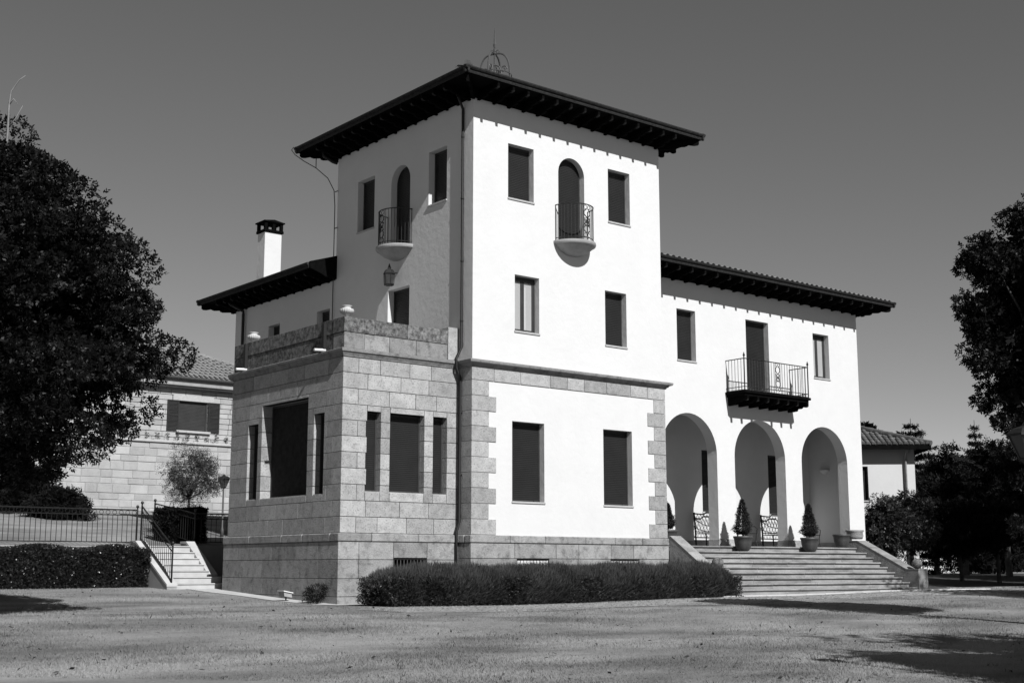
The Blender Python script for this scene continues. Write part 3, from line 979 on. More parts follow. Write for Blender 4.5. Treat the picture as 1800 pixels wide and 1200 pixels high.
# balconies --------------------------------------------------------------
def scroll_panel(mb, f, h, w):
    """ornamental strip: f(s, z) -> 3-D, s in [-w/2, w/2], z in [0, h]"""
    for z0 in (.12, .62):
        for sg in (-1, 1):
            mb.tube([f(sg * w * .1, h * z0), f(sg * w * .42, h * (z0 + .08)), f(sg * w * .42, h * (z0 + .18)), f(sg * w * .1, h * (z0 + .26))], .017, 4)
    for zc in (.42, .52):
        ring_ = [f(math.cos(a) * w * .34, h * zc + math.sin(a) * w * .3) for a in np.linspace(0, 2 * math.pi, 12, endpoint=False)]
        mb.tube(ring_, .013, 4, True)
    for sg in (-1, 1):
        mb.tube([f(sg * w * .45, h * .36), f(-sg * w * .45, h * .6)], .013, 4)
        mb.tube([f(sg * w * .5, 0), f(sg * w * .5, h)], .009, 4)
    for zc in (.05, .93):
        for sg in (-1, 1):
            sp = [f(sg * w * .25 + math.cos(a) * w * .2, h * zc + math.sin(a) * w * .2) for a in np.linspace(0, 2 * math.pi, 10, endpoint=False)]
            mb.tube(sp, .008, 4, True)

def round_balcony(cx, cy, ang0, z, r=.64, side=1):
    """half-round stone balcony; ang0 = direction pointing away from the wall"""
    a0, a1 = ang0 - math.pi / 2, ang0 + math.pi / 2
    mb = MB()
    prof_ = [(0.0, -.35), (.13, -.345), (.3, -.31), (.45, -.24), (.55, -.165), (r - .05, -.13), (r - .04, -.11), (r + .02, -.09), (r + .035, -.05), (r + .03, 0), (0, 0.002)]
    mb.lathe(prof_, (cx, cy, z), 28, a0, a1)
    b = mb.build('balcony', 'concrete', villa, smooth=False)
    H = 1.02; rr = r - .04
    P = lambda t, zz: (cx + rr * math.cos(t), cy + rr * math.sin(t), z + zz)
    for (zz, q) in ((H, .017), (.08, .012)):
        rl = MB(); rl.tube([P(a0 + (a1 - a0) * k / 24, zz) for k in range(25)], q, 5); rl.build('rail', 'iron', b)
    rl = MB()
    scroll_panel(rl, lambda s, zz: P(ang0 + side * R(4) + s / rr, zz + .1), H - .12, .27)
    rl.build('scroll_panel', 'iron', b)
    for k in range(20):
        t = a0 + (a1 - a0) * (k + .15) / 19.3
        if abs(t - ang0 - side * R(4)) < R(12): continue
        br = MB(); br.tube([P(t, 0), P(t, H)], .0105, 4); br.build('baluster', 'iron', b)
    return b
round_balcony((AF[0] + AF[1]) / 2, -.005, R(-90), 9.72)
round_balcony(-.005, (AL[0] + AL[1]) / 2, R(180), 9.72, side=-1)

bl = MB()
X0, X1, YB = 10.72, 13.93, .18
bl.cbox(X0, X1, YB, WY + .05, 6.2, 6.28, .01); bl.box(X0 + .06, X1 - .06, YB + .06, WY + .02, 6.12, 6.2)
wb_ = bl.build('balcony', 'wood', villa)
sbm = bracket_mesh(.9, .085)
for k in range(7):
    o = bpy.data.objects.new('bracket', sbm); COL.objects.link(o); o.parent = wb_
    o.location = (X0 + .16 + (X1 - X0 - .32) * k / 6, WY, 6.13)
H = 1.0
corners = [(X0 + .06, WY), (X0 + .06, YB + .06), (X1 - .06, YB + .06), (X1 - .06, WY)]
for (zz, q) in ((H, .016), (.12, .012), (.02, .012)):
    rl = MB(); rl.tube([(a, b, 6.28 + zz) for a, b in corners], q, 4); rl.build('rail', 'iron', wb_)
for (a, b) in corners[1:3]:
    po = MB(); po.tube([(a, b, 6.26), (a, b, 6.28 + H), (a, b, 6.28 + H + .05), (a, b, 6.28 + H + .09), (a, b, 6.28 + H + .2)], [.02, .02, .018, .04, .004], 6); po.build('post', 'iron', wb_)
def bal_run(p, q, n, skip=None):
    for k in range(1, n):
        t = k / n
        if skip and skip[0] < t < skip[1]: continue
        a = Vector(p).lerp(Vector(q), t)
        m_ = MB(); m_.tube([(a.x, a.y, 6.3), (a.x, a.y, 6.28 + H)], .0105, 4); m_.build('baluster', 'iron', wb_)
bal_run((*corners[0], 0), (*corners[1], 0), 6); bal_run((*corners[1], 0), (*corners[2], 0), 24, (.47, .56)); bal_run((*corners[2], 0), (*corners[3], 0), 6)
sp_ = MB(); scroll_panel(sp_, lambda s, zz: ((X0 + X1) / 2 + s + .05, YB + .06, 6.38 + zz), H - .1, .24)
sp_.build('scroll_panel', 'iron', wb_)
for u in (X0 + .35, X0 + 1.0, X1 - .35, X1 - 1.0):
    ro = MB()
    for sg in (-1, 1):
        ro.tube([(u + sg * .055 + math.cos(a) * .06, YB + .06, 6.34 + math.sin(a) * .06) for a in np.linspace(0, 2 * math.pi, 10, endpoint=False)], .014, 4, True)
    ro.build('rosette', 'iron', wb_)


# porch wall light
sc = MB(); sc.lathe([(.0, -.08), (.1, -.05), (.2, .05), (.22, .08), (.0, .07)], (WR - .3, 2.36, 4.15), 14, R(90), R(270)); sc.build('uplight_bowl', 'plaster_in', villa, True)

# ------------------------------------------------------------------ things on the villa
def urn(loc, label):
    prof_ = [(a * .85, b * .85) for a, b in [(0, 0), (.1, 0), (.1, .03), (.045, .05), (.04, .07), (.08, .1), (.16, .15), (.19, .21), (.18, .26), (.12, .3), (.11, .32), (.15, .345), (.155, .36), (.1, .365), (.08, .33), (0, .32)]]
    mb = MB(); mb.lathe(prof_[:5], loc, 20); mb.lathe(prof_[4:9], loc, 60, flute=.16, fl_n=20); mb.lathe(prof_[8:], loc, 20)
    return tag(mb.build('stone_urn', 'urn', smooth=True), label, 'urn', 'urns on the terrace parapet')
urn((-BW + .2, BY + .22, 6.935), 'pale fluted stone urn on the front corner of the terrace parapet')
urn((-BW + .2, BD - .75, 6.935), 'pale fluted stone urn on the rear stretch of the terrace parapet')

ln = thing('wall_lantern', (-.28, 3.5, 8.66), 'small glazed iron lantern on the tower wall above the terrace door', 'lantern')
def hexring(r, z, n=6): return [(r * math.cos(2 * math.pi * k / n + .3), r * math.sin(2 * math.pi * k / n + .3), z) for k in range(n)]
def loft(mb, rings, n=6, cap=True):
    vs_ = [p for r in rings for p in r]; fs = []
    for i in range(len(rings) - 1):
        for k in range(n): fs.append((i * n + k, i * n + (k + 1) % n, (i + 1) * n + (k + 1) % n, (i + 1) * n + k))
    if cap:
        fs.append(tuple(range(n - 1, -1, -1))); fs.append(tuple((len(rings) - 1) * n + k for k in range(n)))
    return mb.add(vs_, fs)
q = MB(); loft(q, [hexring(.13, -.03), hexring(.15, 0), hexring(.14, .02)]); loft(q, [hexring(.17, .3), hexring(.17, .32), hexring(.11, .42), hexring(.05, .45), hexring(.05, .47), hexring(.01, .6)])
for k in range(6):
    a = hexring(.14, .02)[k]; b = hexring(.155, .3)[k]; q.tube([a, b], .01, 4)
q.tube([(0, 0, .36), (.28, 0, .36)], .014, 5)
q.build('lantern_frame', 'iron', ln, local=True)
q = MB(); loft(q, [hexring(.125, .02), hexring(.14, .3)]); q.build('glass', 'lampglass', ln, local=True)

fl_ = thing('floodlight', (-4.05, 2.1, G(-4.05, 2.1) + .012), 'small pale garden floodlight tilted on a ground bracket beside the granite bay', 'floodlight')
q = MB(); q.prism([(-.14, .14), (.12, .1), (.1, .24), (-.17, .3)], lambda a, b, t: (a, t, b), -.16, .16); q.build('housing', 'concrete', fl_, local=True)
q = MB(); q.prism([(-.19, .285), (.14, .225), (.14, .25), (-.19, .315)], lambda a, b, t: (a, t, b), -.2, .2); q.build('visor', 'white', fl_, local=True)
q = MB(); q.tube([(0, 0, 0), (0, 0, .16)], .025, 6); q.tube([(0, 0, 0), (0, 0, .02)], .08, 10); q.build('stand', 'iron', fl_, local=True)
fl_.scale = (.8, .8, .8)

# ------------------------------------------------------------------ front steps
st = thing('front_staircase', (12.3, -1, .1), 'broad flight of worn stone steps with sloping side walls leading up to the porch', 'steps')
SX0, SX1 = 7.4, 16.25
NR = 9; zt0 = 1.5; rise = .155; tread = .265
rs = random.Random(4)
for k in range(NR):
    z1 = zt0 - k * rise + (0.004 if k == 0 else 0)
    y0 = .42 - (k * tread + (.12 if k > 0 else 0))
    depth_ = .75 if k else .5
    for (s, e) in split_run(SX0, SX1, 2.0, rs):
        mb = MB()
        dz = rs.uniform(-.004, .004)
        mb.cbox(s + .003, e - .003, y0, y0 + depth_, z1 - rise - .06, z1 - .045 + dz, .004)
        mb.cbox(s + .003, e - .003, y0 - .055, y0 + depth_ - .01, z1 - .045 + dz + .0005, z1 + dz, .012)
        mb.build('step_slab', 'step', st)
for (a, b) in ((SX0 - .42, SX0 - .002), (SX1 + .002, SX1 + .5)):
    yb = .95 if a > 10 else -.1
    mb = MB()
    mb.prism([(yb, 0), (yb, 1.72), (min(.35, yb - .05), 1.72), (-1.5, .8), (-1.93, .8), (-1.93, -.1), (-.2, -.1)], lambda p, q_, t: (t, p, q_), a, b)
    w_ = mb.build('side_wall', 'granite_plinth', st)
    cp = MB(); cp.prism([(yb + .01, 1.721), (min(.35, yb - .05), 1.721), (-1.5, .801), (-1.945, .801), (-1.945, .83), (-1.49, .83), (min(.36, yb - .04), 1.75), (yb + .01, 1.75)], lambda p, q_, t: (t, p, q_), a - .008, b + .008)
    cp.build('coping', 'step', st)
    cxm = (a + b) / 2
    bb = MB(); n_ = 12; r_ = .165
    bb.lathe([(0.001, 0)] + [(r_ * math.sin(math.pi * k / n_), r_ - r_ * math.cos(math.pi * k / n_)) for k in range(1, n_)] + [(0.001, 2 * r_)], (cxm, -1.72, .82), 20)
    bb.build('stone_ball', 'granite_old', st, True)

# potted conifers -------------------------------------------------------
POTP = [(0, 0), (.13, 0), (.175, .03), (.225, .13), (.25, .26), (.262, .38), (.28, .39), (.285, .45), (.255, .45), (.25, .4), (0, .4)]
def pot_mesh(): 
    return MB().lathe(POTP, (0, 0, 0), 28, flute=.045, fl_n=16)
def cone_foliage(h, r, n, z0):
    zz = RG.uniform(0, 1, n) ** 1.35
    th = RG.uniform(0, 2 * np.pi, n)
    lump = 1 + .22 * np.sin(th * 3 + zz * 11) + .18 * np.sin(th * 5 - zz * 29) + .12 * np.sin(th * 9 + zz * 47)
    rad = r * (1 - zz) ** .8 * np.minimum(1, zz * 5 + .45) * lump * RG.uniform(.35, 1.12, n) ** .5
    p = np.stack([rad * np.cos(th), rad * np.sin(th), z0 + zz * h], 1)
    out = np.stack([np.cos(th), np.sin(th), np.full(n, .7)], 1)
    return sprigs(p, unit(out), 4, .055, .04, .015, 0)
def potted(loc, label, h=1.02, r=.26, plant=True, group='potted conifers on the porch', s=1.0):
    t = thing('potted_conifer' if plant else 'plant_pot', loc, label, 'potted plant' if plant else 'pot', group if plant else None)
    pot_mesh().build('pot', 'terracotta', t, True, local=True)
    so = MB(); so.lathe([(0.001, .42), (.25, .41)], (0, 0, 0), 20); so.build('soil', 'gravel', t, local=True)
    if plant:
        V_, F_ = cone_foliage(h, r, 2600, .5)
        fast_mesh('foliage', V_, F_, 'leaf_conifer', t, True)
        tr_ = MB(); tr_.tube([(0, 0, .36), (.01, 0, .8), (0, 0, 1.3)], [.03, .025, .008], 6); tr_.build('trunk', 'bark', t, True, local=True)
    t.scale = (s, s, s)
    return t
potted((10.4, .16, 1.349), 'clipped cone conifer in a dark fluted pot before the left porch pier')
potted((13.55, .16, 1.349), 'clipped cone conifer in a dark fluted pot before the right porch pier', h=.97, r=.25)
potted((7.86, .82, 1.502), 'clipped conifer in a pot half hidden behind the tower corner', h=.7, r=.2)
potted((16.0, .78, 1.502), 'empty dark fluted pot standing under the porch arch farthest from the tower', plant=False)
pb = MB(); pb.lathe([(0, 0), (.24, 0), (.28, .1), (.26, .22), (.3, .25), (.3, .3), (.2, .3), (0, .26)], (16.5, .62, 1.8), 20)
tag(pb.build('stone_bowl', 'granite_plinth', smooth=True), 'low round stone bowl on top of the far stair side wall', 'bowl')

# benches and chairs in the porch -------------------------------------------
def bench(loc, label, w=1.5):
    t = thing('lattice_bench', loc, label, 'bench', 'lattice benches in the porch')
    m_ = 'iron'
    for x in (0, w):
        l = MB(); l.tube([(x, .45, 0), (x, .47, .5), (x, .52, 1.12)], .028, 6); l.build('back_leg', m_, t, True, local=True)
        l = MB(); l.tube([(x, 0, 0), (x, .02, .43)], .022, 6); l.build('front_leg', m_, t, True, local=True)
    s = MB()
    for k in range(6): s.cbox(0, w, .02 + k * .072, .075 + k * .072, .43, .455, .004)
    s.build('seat', m_, t, local=True)
    b = MB()
    yb = lambda z: .47 + (z - .5) * .08
    b.tube([(0, yb(1.1), 1.08), (w * .3, yb(1.1), 1.06), (w * .38, yb(1.1), 1.14), (w * .62, yb(1.1), 1.14), (w * .7, yb(1.1), 1.06), (w, yb(1.1), 1.08)], .024, 5)
    b.tube([(0, yb(.5), .5), (w, yb(.5), .5)], .018, 5)
    n = 10
    for k in range(n):
        x0 = w * k / n; x1 = w * (k + 1) / n
        for (p, q_) in ((x0, x1), (x1, x0)):
            xm = (p + q_) / 2
            b.tube([(p, yb(.52), .52), (q_, yb(.8), .78), (p, yb(1.06), 1.06)], .009, 4)
    b.tube([(0, yb(.85), .9), (w * .25, yb(.72), .74), (w * .5, yb(.7), .68), (w * .75, yb(.72), .74), (w, yb(.85), .9)], .013, 5)
    b.build('lattice_back', m_, t, local=True)
    return t
bench((11.2, 2.38, 1.5), 'dark iron lattice bench in the porch seen through the arch next to the tower')
bench((14.46, 2.38, 1.5), 'dark iron lattice bench in the porch seen through the middle arch')
def chair(loc, label):
    t = thing('iron_chair', loc, label, 'chair', 'iron chairs in the porch')
    for (x, y) in ((-.22, -.22), (.22, -.22), (-.22, .22), (.22, .22)):
        l = MB(); l.tube([(x * 1.15, y * 1.15, 0), (x * .95, y * .95, .2), (x, y, .44)], .016, 5); l.build('leg', 'iron', t, local=True)
    s = MB(); s.cbox(-.25, .25, -.25, .25, .43, .455, .01); s.build('seat', 'iron', t, local=True)
    for x in (-.25, .25):
        l = MB(); l.tube([(x, -.22, .44), (x, -.24, .6), (x, -.12, .67), (x, .22, .66)], .014, 5); l.build('armrest', 'iron', t, local=True)
    b = MB(); b.tube([(-.24, .23, .44), (-.25, .28, .75), (-.12, .3, .82), (.12, .3, .82), (.25, .28, .75), (.24, .23, .44)], .016, 5)
    for k in range(4): b.tube([(-.15 + .1 * k, .24, .45), (-.15 + .1 * k, .3, .81)], .008, 4)
    b.build('back', 'iron', t, local=True)
chair((12.42, 1.78, 1.5), 'dark iron armchair behind the potted conifer at the left porch pier')
chair((15.62, 1.78, 1.5), 'dark iron armchair behind the potted conifer at the right porch pier')

# ------------------------------------------------------------------ garden steps, retaining wall, railings
gs = thing('garden_steps', (-4.0, 8, .3), 'narrow flight of pale stone steps climbing beside the granite bay to the raised lawn', 'steps')
GX0, GX1 = -4.65, -3.4
zr0 = .27; nr = 7; rr_ = (1.47 - zr0) / nr
for k in range(nr):
    y0 = 7.0 + k * .31
    mb = MB(); mb.cbox(GX0, GX1 + (.22 if k < 2 else 0), y0, 9.6, zr0 + k * rr_ - (.3 if k == 0 else 0), zr0 + (k + 1) * rr_ - .035, .004)
    mb.cbox(GX0, GX1 + (.24 if k < 2 else 0), y0 - .03, 9.6, zr0 + (k + 1) * rr_ - .0345, zr0 + (k + 1) * rr_, .01)
    mb.build('step', 'step_white', gs)
for (a, b, yf, zf) in ((-4.93, -4.652, 6.95, .36), (-3.398, -3.16, 7.62, .62)):
    mb = MB(); mb.prism([(9.5, 0), (9.5, 1.55), (9.15, 1.55), (yf, zf), (yf, 0)], lambda p, q_, t: (t, p, q_), a, b)
    mb.build('side_wall', 'cheek', gs)
    mb = MB(); mb.prism([(9.52, 1.551), (9.14, 1.551), (yf - .02, zf), (yf - .02, zf + .06), (9.13, 1.61), (9.52, 1.61)], lambda p, q_, t: (t, p, q_), a - .015, b + .015)
    mb.build('coping', 'step_white', gs)

rw = thing('retaining_wall', (-12, 9.2, .3), 'low stone retaining wall below the iron railing of the raised lawn', 'wall')
q = MB(); q.box(-30, -4.94, 9.2, 9.48, 0, 1.4); q.build('wall_core', 'mortar', rw)
for (z0, z1) in ((.1, .55), (.55, .95), (.95, 1.25)):
    for (s, e) in split_run(-13.5, -4.94, .8, rb):
        q = MB(); q.cbox(s + .006, e - .006, 9.17 + rb.uniform(-.01, .01), 9.3, z0 + .006, z1 - .006, .01); q.build('stone_block', 'granite_plinth', rw)
q = MB(); q.cbox(-30, -4.95, 9.14, 9.55, 1.4, 1.46, .015); q.build('coping', 'granite_plinth', rw)
q = MB(); q.box(-3.15, -.02, 9.2, 9.45, 0, 1.5); q.build('wall_end', 'cheek', rw)

def railing(name, p, q_, h, n, label, group, finial=True, ring=True, post0=True, post1=True):
    p, q_ = Vector(p), Vector(q_)
    t = thing(name, p, label, 'railing', group)
    d = q_ - p
    up = Vector((0, 0, 1))
    for (zz, r) in ((h, .02), (h - .15, .014), (.1, .014)):
        m_ = MB(); m_.tube([up * zz, d + up * zz], r, 5); m_.build('rail', 'iron', t, local=True)
    for (flag, o) in ((post0, Vector()), (post1, d)):
        if not flag: continue
        m_ = MB(); m_.tube([o - up * .02, o + up * (h + .02), o + up * (h + .05)], [.028, .028, .02], 6)
        if finial: m_.lathe([(0.001, h + .04), (.035, h + .06), (.045, h + .095), (.035, h + .13), (.001, h + .145)], o, 10)
        m_.build('post', 'iron', t, True, local=True)
    bar = None
    for k in range(1, n):
        o = d * (k / n)
        if bar is None:
            m_ = MB(); m_.tube([(0, 0, .1), (0, 0, h - .15)], .0095, 4); bar = m_.build('baluster', 'iron', t, local=True); bar.location = o
        else:
            c = bar.copy(); COL.objects.link(c); c.location = o; c.parent = t
    if ring:
        m_ = MB(); dn = d.normalized(); L = d.length; nn = int(L / .19)
        for k in range(nn):
            o = dn * (L * (k + .5) / nn) + up * (h - .075)
            m_.tube([o + dn * .06 * math.cos(a) + up * .06 * math.sin(a) for a in np.linspace(0, 2 * math.pi, 9, endpoint=False)], .007, 4, True)
        m_.build('ring_band', 'iron', t, local=True)
    return t
railing('iron_railing', (-4.85, 9.3, 1.47), (-13.4, 9.45, 1.47), 1.0, 60, 'long black iron railing with ring frieze along the retaining wall of the raised lawn', 'garden railings')
railing('stair_handrail', (-4.78, 7.02, .42), (-4.78, 9.15, 1.58), 1.0, 17, 'sloping black iron handrail on the outer side of the narrow garden steps', 'garden railings')
railing('stair_handrail', (-3.05, 9.35, 1.5), (-3.05, 12.2, 1.9), .92, 18, 'black iron railing running back from the head of the garden steps', 'garden railings')
railing('iron_railing', (-3.0, 9.38, 1.5), (-.1, 9.38, 1.5), .92, 18, 'short black iron railing between the garden steps and the rear wing', 'garden railings', post0=False)

# ------------------------------------------------------------------ hedges
def box_hedge(name, x0, x1, y0, y1, z0, z1, n, leaf, m, label, size=(.055, .03), nl=3):
    A = [((x1 - x0) * (z1 - z0), 'f'), ((x1 - x0) * (y1 - y0), 't'), ((y1 - y0) * (z1 - z0), 'l'), ((y1 - y0) * (z1 - z0), 'r')]
    tot = sum(a for a, _ in A)
    P, O = [], []
    for a, s in A:
        k = int(n * a / tot)
        u, v = RG.uniform(0, 1, k), RG.uniform(0, 1, k)
        dd = np.abs(RG.normal(0, .05, k))
        if s == 'f': p = np.stack([x0 + u * (x1 - x0), y0 + dd, z0 + v * (z1 - z0)], 1); o = np.tile([0, -1, .3], (k, 1))
        elif s == 't': p = np.stack([x0 + u * (x1 - x0), y0 + v * (y1 - y0), z1 - dd], 1); o = np.tile([0, 0, 1.0], (k, 1))
        elif s == 'l': p = np.stack([x0 + dd, y0 + u * (y1 - y0), z0 + v * (z1 - z0)], 1); o = np.tile([-1, 0, .3], (k, 1))
        else: p = np.stack([x1 - dd, y0 + u * (y1 - y0), z0 + v * (z1 - z0)], 1); o = np.tile([1, 0, .3], (k, 1))
        p += .05 * np.sin(p[:, [1, 2, 0]] * 3.1 + 1) + .03 * np.sin(p[:, [2, 0, 1]] * 7.7)
        P.append(p); O.append(o)
    P = np.concatenate(P); O = np.concatenate(O).astype(float)
    V_, F_ = sprigs(P, O, nl, .06, size[0], size[1], 0)
    t = thing(name, ((x0 + x1) / 2, (y0 + y1) / 2, z0), label, 'hedge')
    fast_mesh('foliage', V_, F_, m, t)
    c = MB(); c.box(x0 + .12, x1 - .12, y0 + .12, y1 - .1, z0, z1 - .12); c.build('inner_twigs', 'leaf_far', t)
    return t
box_hedge('clipped_hedge', -14, -5.0, 8.15, 9.0, .28, 1.36, 26000, None, 'leaf_hedge', 'clipped glossy-leaved hedge at the foot of the retaining wall')
box_hedge('hedge_block', -3.3, -2.2, 10.4, 11.6, 1.55, 2.62, 7000, None, 'leaf_far', 'dark square hedge block behind the head of the garden steps')

def soft_hedge():
    x0, x1, y0, y1, zb_, zt_ = -3.95, 7.35, -2.55, -.75, 0.0, .93
    t = thing('soft_hedge', ((x0 + x1) / 2, -1.6, 0), 'long low feathery dark hedge along the foot of the tower front', 'hedge')
    n = 85000
    u = RG.uniform(0, 1, n)
    s = RG.uniform(0, 1, n)                       # round the section: front face then top
    X = x0 + u * (x1 - x0)
    th = s * np.pi * .95                          # 0 = front foot, pi = back foot
    ry, rz = (y1 - y0) / 2, (zt_ - .1)
    ex = .55
    cy = np.sign(np.cos(th)) * np.abs(np.cos(th)) ** ex; cz = np.abs(np.sin(th)) ** ex
    endt = np.clip(np.minimum(X - x0, x1 - X) / .55, 0, 1) ** .5
    lump = 1 + .05 * np.sin(X * 2.3) + .05 * np.sin(X * 5.1 + 2) + .03 * np.sin(X * 11 + s * 9)
    depth_ = 1 - np.abs(RG.normal(0, .09, n))
    Y = (y0 + y1) / 2 - cy * ry * depth_ * (0.35 + .65 * endt) * lump
    Z = zb_ + rz * cz * depth_ * (.45 + .55 * endt) * lump + Gn(X, Y) * 0.6
    P = np.stack([X, Y, Z], 1)
    upness = np.clip((Z - .35) / .4, 0, 1)[:, None]
    out = unit(np.stack([RG.normal(0, .12, n), -cy * .5, .35 + upness[:, 0] * 1.2], 1))
    a = unit(out + RG.normal(size=(n, 3)) * .22)
    b = unit(np.cross(a, RG.normal(size=(n, 3))))
    L = RG.uniform(.1, .24, n)
    V1, F1 = leaf_quads(P + a * (L[:, None] * .3), a, b, L, np.full(n, .011))
    fast_mesh('feathery_shoots', V1, F1, 'leaf_soft', t)
    k = 9000
    X = RG.uniform(x0 + .05, x1 - .05, k); Z = RG.uniform(.03, .62, k)
    Y = y0 + .1 + np.abs(RG.normal(0, .08, k)) + .08 * np.sin(X * 3)
    V2, F2 = sprigs(np.stack([X, Y, Z], 1), np.tile([0, -1., .4], (k, 1)), 4, .09, .06, .025, 0)
    k2 = 1500
    Yb = RG.uniform(y0 + .2, y1 - .2, k2); Zb = RG.uniform(.03, .6, k2)
    V3, F3 = sprigs(np.stack([np.full(k2, x0 + .16) + RG.normal(0, .06, k2), Yb, Zb], 1), np.tile([-1., 0, .4], (k2, 1)), 4, .09, .06, .025, 0)
    V4, F4 = sprigs(np.stack([np.full(k2, x1 - .16) + RG.normal(0, .06, k2), Yb, Zb], 1), np.tile([1., 0, .4], (k2, 1)), 4, .09, .06, .025, 0)
    Vc = np.concatenate([V2, V3, V4]); Fc = np.concatenate([F2, F3 + len(V2), F4 + len(V2) + len(V3)])
    fast_mesh('lower_leaves', Vc, Fc, 'leaf_bush', t)
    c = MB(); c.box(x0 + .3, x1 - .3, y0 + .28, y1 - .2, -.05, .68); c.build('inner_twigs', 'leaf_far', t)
soft_hedge()

# ------------------------------------------------------------------ trees
def broad_tree(name, base, center, rad, label, cat='tree', n_clump=220, clump_r=.62, per=90, leaf=(.1, .034), m='leaf', trunk_r=.22, group=None, nl=6, keep=None, shell=(.5, 1.0), splen=.2, tips=14, flat=.7, fill=22, rlo=.25, droop=.2):
    t = thing(name, base, label, cat, group)
    P_, O_, cc = clump_points(center, rad, n_clump, clump_r, per, shell, flat, keep, rlo=rlo)
    cn = np.array(center, float)
    out = unit(unit(P_ - cn) * .6 + O_ * .8)
    V_, F_ = sprigs(P_, out, nl, splen, leaf[0], leaf[1], droop)
    if fill:
        k = int(len(cc) * fill)
        Pi = np.repeat(cc, fill, 0)[:k]
        Pi = cn + (Pi - cn) * RG.uniform(.45, .82, (len(Pi), 1)) + RG.normal(size=(len(Pi), 3)) * clump_r * .4
        V2, F2 = sprigs(Pi, unit(Pi - cn), 4, splen * 1.4, leaf[0] * 2.2, leaf[1] * 2.6)
        F_ = np.concatenate([F_, F2 + len(V_)]); V_ = np.concatenate([V_, V2])
    fast_mesh('crown', V_, F_, m, t)
    idx = RG.choice(len(cc), min(tips, len(cc)), replace=False)
    fork = Vector(base).lerp(Vector(center), .62)
    limbs(base, fork, [tuple(c) for c in cc[idx]], trunk_r, 'trunk', t)
    return t
cl = at(-105, 535, 23.0)
bt = (cl.x - .3, cl.y - .2, G(cl.x, cl.y) - .1)
TP = [(-3.2, 1.6), (-2.86, 2.3), (-2.26, 2.9), (-1.5, 3.55), (-.7, 3.9), (-.2, 3.85), (.9, 3.3), (1.75, 2.6), (2.5, 1.75), (3.0, 1.15), (3.5, .4)]
def left_keep(cc):
    z = cc[:, 2] - cl.z
    r = np.hypot(cc[:, 0] - cl.x, cc[:, 1] - cl.y)
    return (r < 1.03 * np.interp(z, [a for a, b in TP], [b for a, b in TP])) & (z > -3.0) & (z < 3.45)
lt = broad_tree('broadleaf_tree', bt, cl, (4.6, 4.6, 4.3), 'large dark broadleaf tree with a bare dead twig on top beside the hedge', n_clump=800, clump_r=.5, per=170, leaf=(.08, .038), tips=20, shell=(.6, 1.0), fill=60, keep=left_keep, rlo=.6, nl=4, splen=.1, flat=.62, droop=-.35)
tw_ = MB()
p0 = at(14, 225, 22.6); p1 = at(16, 185, 22.6); p2 = at(20, 160, 22.6); p3 = at(34, 141, 22.6); p4 = at(45, 133, 22.6)
tw_.tube([p0 - Vector((0, 0, 1.2)), p0, p1, p2, p3, p4], [.025, .022, .018, .014, .009, .004], 5)
tw_.tube([p0, at(28, 208, 22.6), at(40, 186, 22.6)], [.016, .011, .004], 5)
tw_.tube([p1, at(24, 174, 22.6), at(33, 186, 22.6)], [.014, .009, .004], 4)
tw_.tube([at(22, 215, 22.6), at(31, 220, 22.6)], [.01, .004], 4)
tw_.build('dead_twig', 'deadwood', lt, True)

cr = at(1862, 560, 25.5)
LOBES = []
for (u, v, r, dd) in ((1795, 395, 38, 0), (1722, 455, 40, .2), (1768, 470, 45, -.3), (1820, 480, 75, .3), (1716, 555, 34, -.2), (1750, 560, 48, .3), (1830, 600, 95, 0), (1742, 625, 44, -.3), (1780, 655, 46, .4),
                      (1738, 690, 30, .1), (1772, 725, 34, -.2), (1840, 720, 70, .2), (1797, 790, 26, 0), (1800, 850, 24, .1), (1810, 930, 30, 0), (1900, 500, 95, -.5), (1920, 640, 100, .5), (1900, 400, 70, 0), (1860, 340, 50, 0)):
    c = at(u, v, 25.5 + dd); LOBES.append((c.x, c.y, c.z, r * .0098))
LB = np.array(LOBES)
def lobe_keep(cc):
    d = np.linalg.norm(cc[:, None, :] - LB[None, :, :3], axis=2)
    return (d < LB[None, :, 3]).any(1)
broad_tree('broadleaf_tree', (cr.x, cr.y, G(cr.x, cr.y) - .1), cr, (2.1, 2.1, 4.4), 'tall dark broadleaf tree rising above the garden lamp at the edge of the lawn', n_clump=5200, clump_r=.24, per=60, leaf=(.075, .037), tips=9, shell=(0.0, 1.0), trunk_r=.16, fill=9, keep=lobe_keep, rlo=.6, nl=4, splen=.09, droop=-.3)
# its neighbours on the lawn, whose shade falls into view
for (x, y, z, r, h, lab) in ((-2.2, -22.9, 5.0, (1.8, 1.8, 2.0), 0, 'thin-crowned broadleaf tree standing on the near lawn'),
                             (-5.0, -25.0, 4.8, (1.5, 1.5, 1.6), 1, 'small dense dark tree at the near corner of the lawn'),
                             (15.0, -17.0, 6.5, (3.4, 3.4, 4.0), 0, 'dark broadleaf tree on the lawn in front of the porch side'),
                             (24.8, -6.6, 7.0, (4.2, 4.2, 4.6), 0, 'broad dark tree at the shaded end of the garden'),
                             (33.5, -2.4, 7.0, (4.4, 4.4, 4.8), 0, 'broad dark tree beyond the shaded garden bed')):
    broad_tree('broadleaf_tree', (x, y, G(x, y) - .1), (x, y, z), r, lab, n_clump=120 if x > 20 else (150 if h else 60 if x < 0 else 130), clump_r=.85 if x > 20 else .6, per=40, leaf=(.17, .08), tips=12, shell=(.2, 1.0) if x > 20 else (.15, 1.3), group='trees round the lawn', nl=5, splen=.3, fill=22 if (x > 20 or h) else 3 if x < 0 else 14)

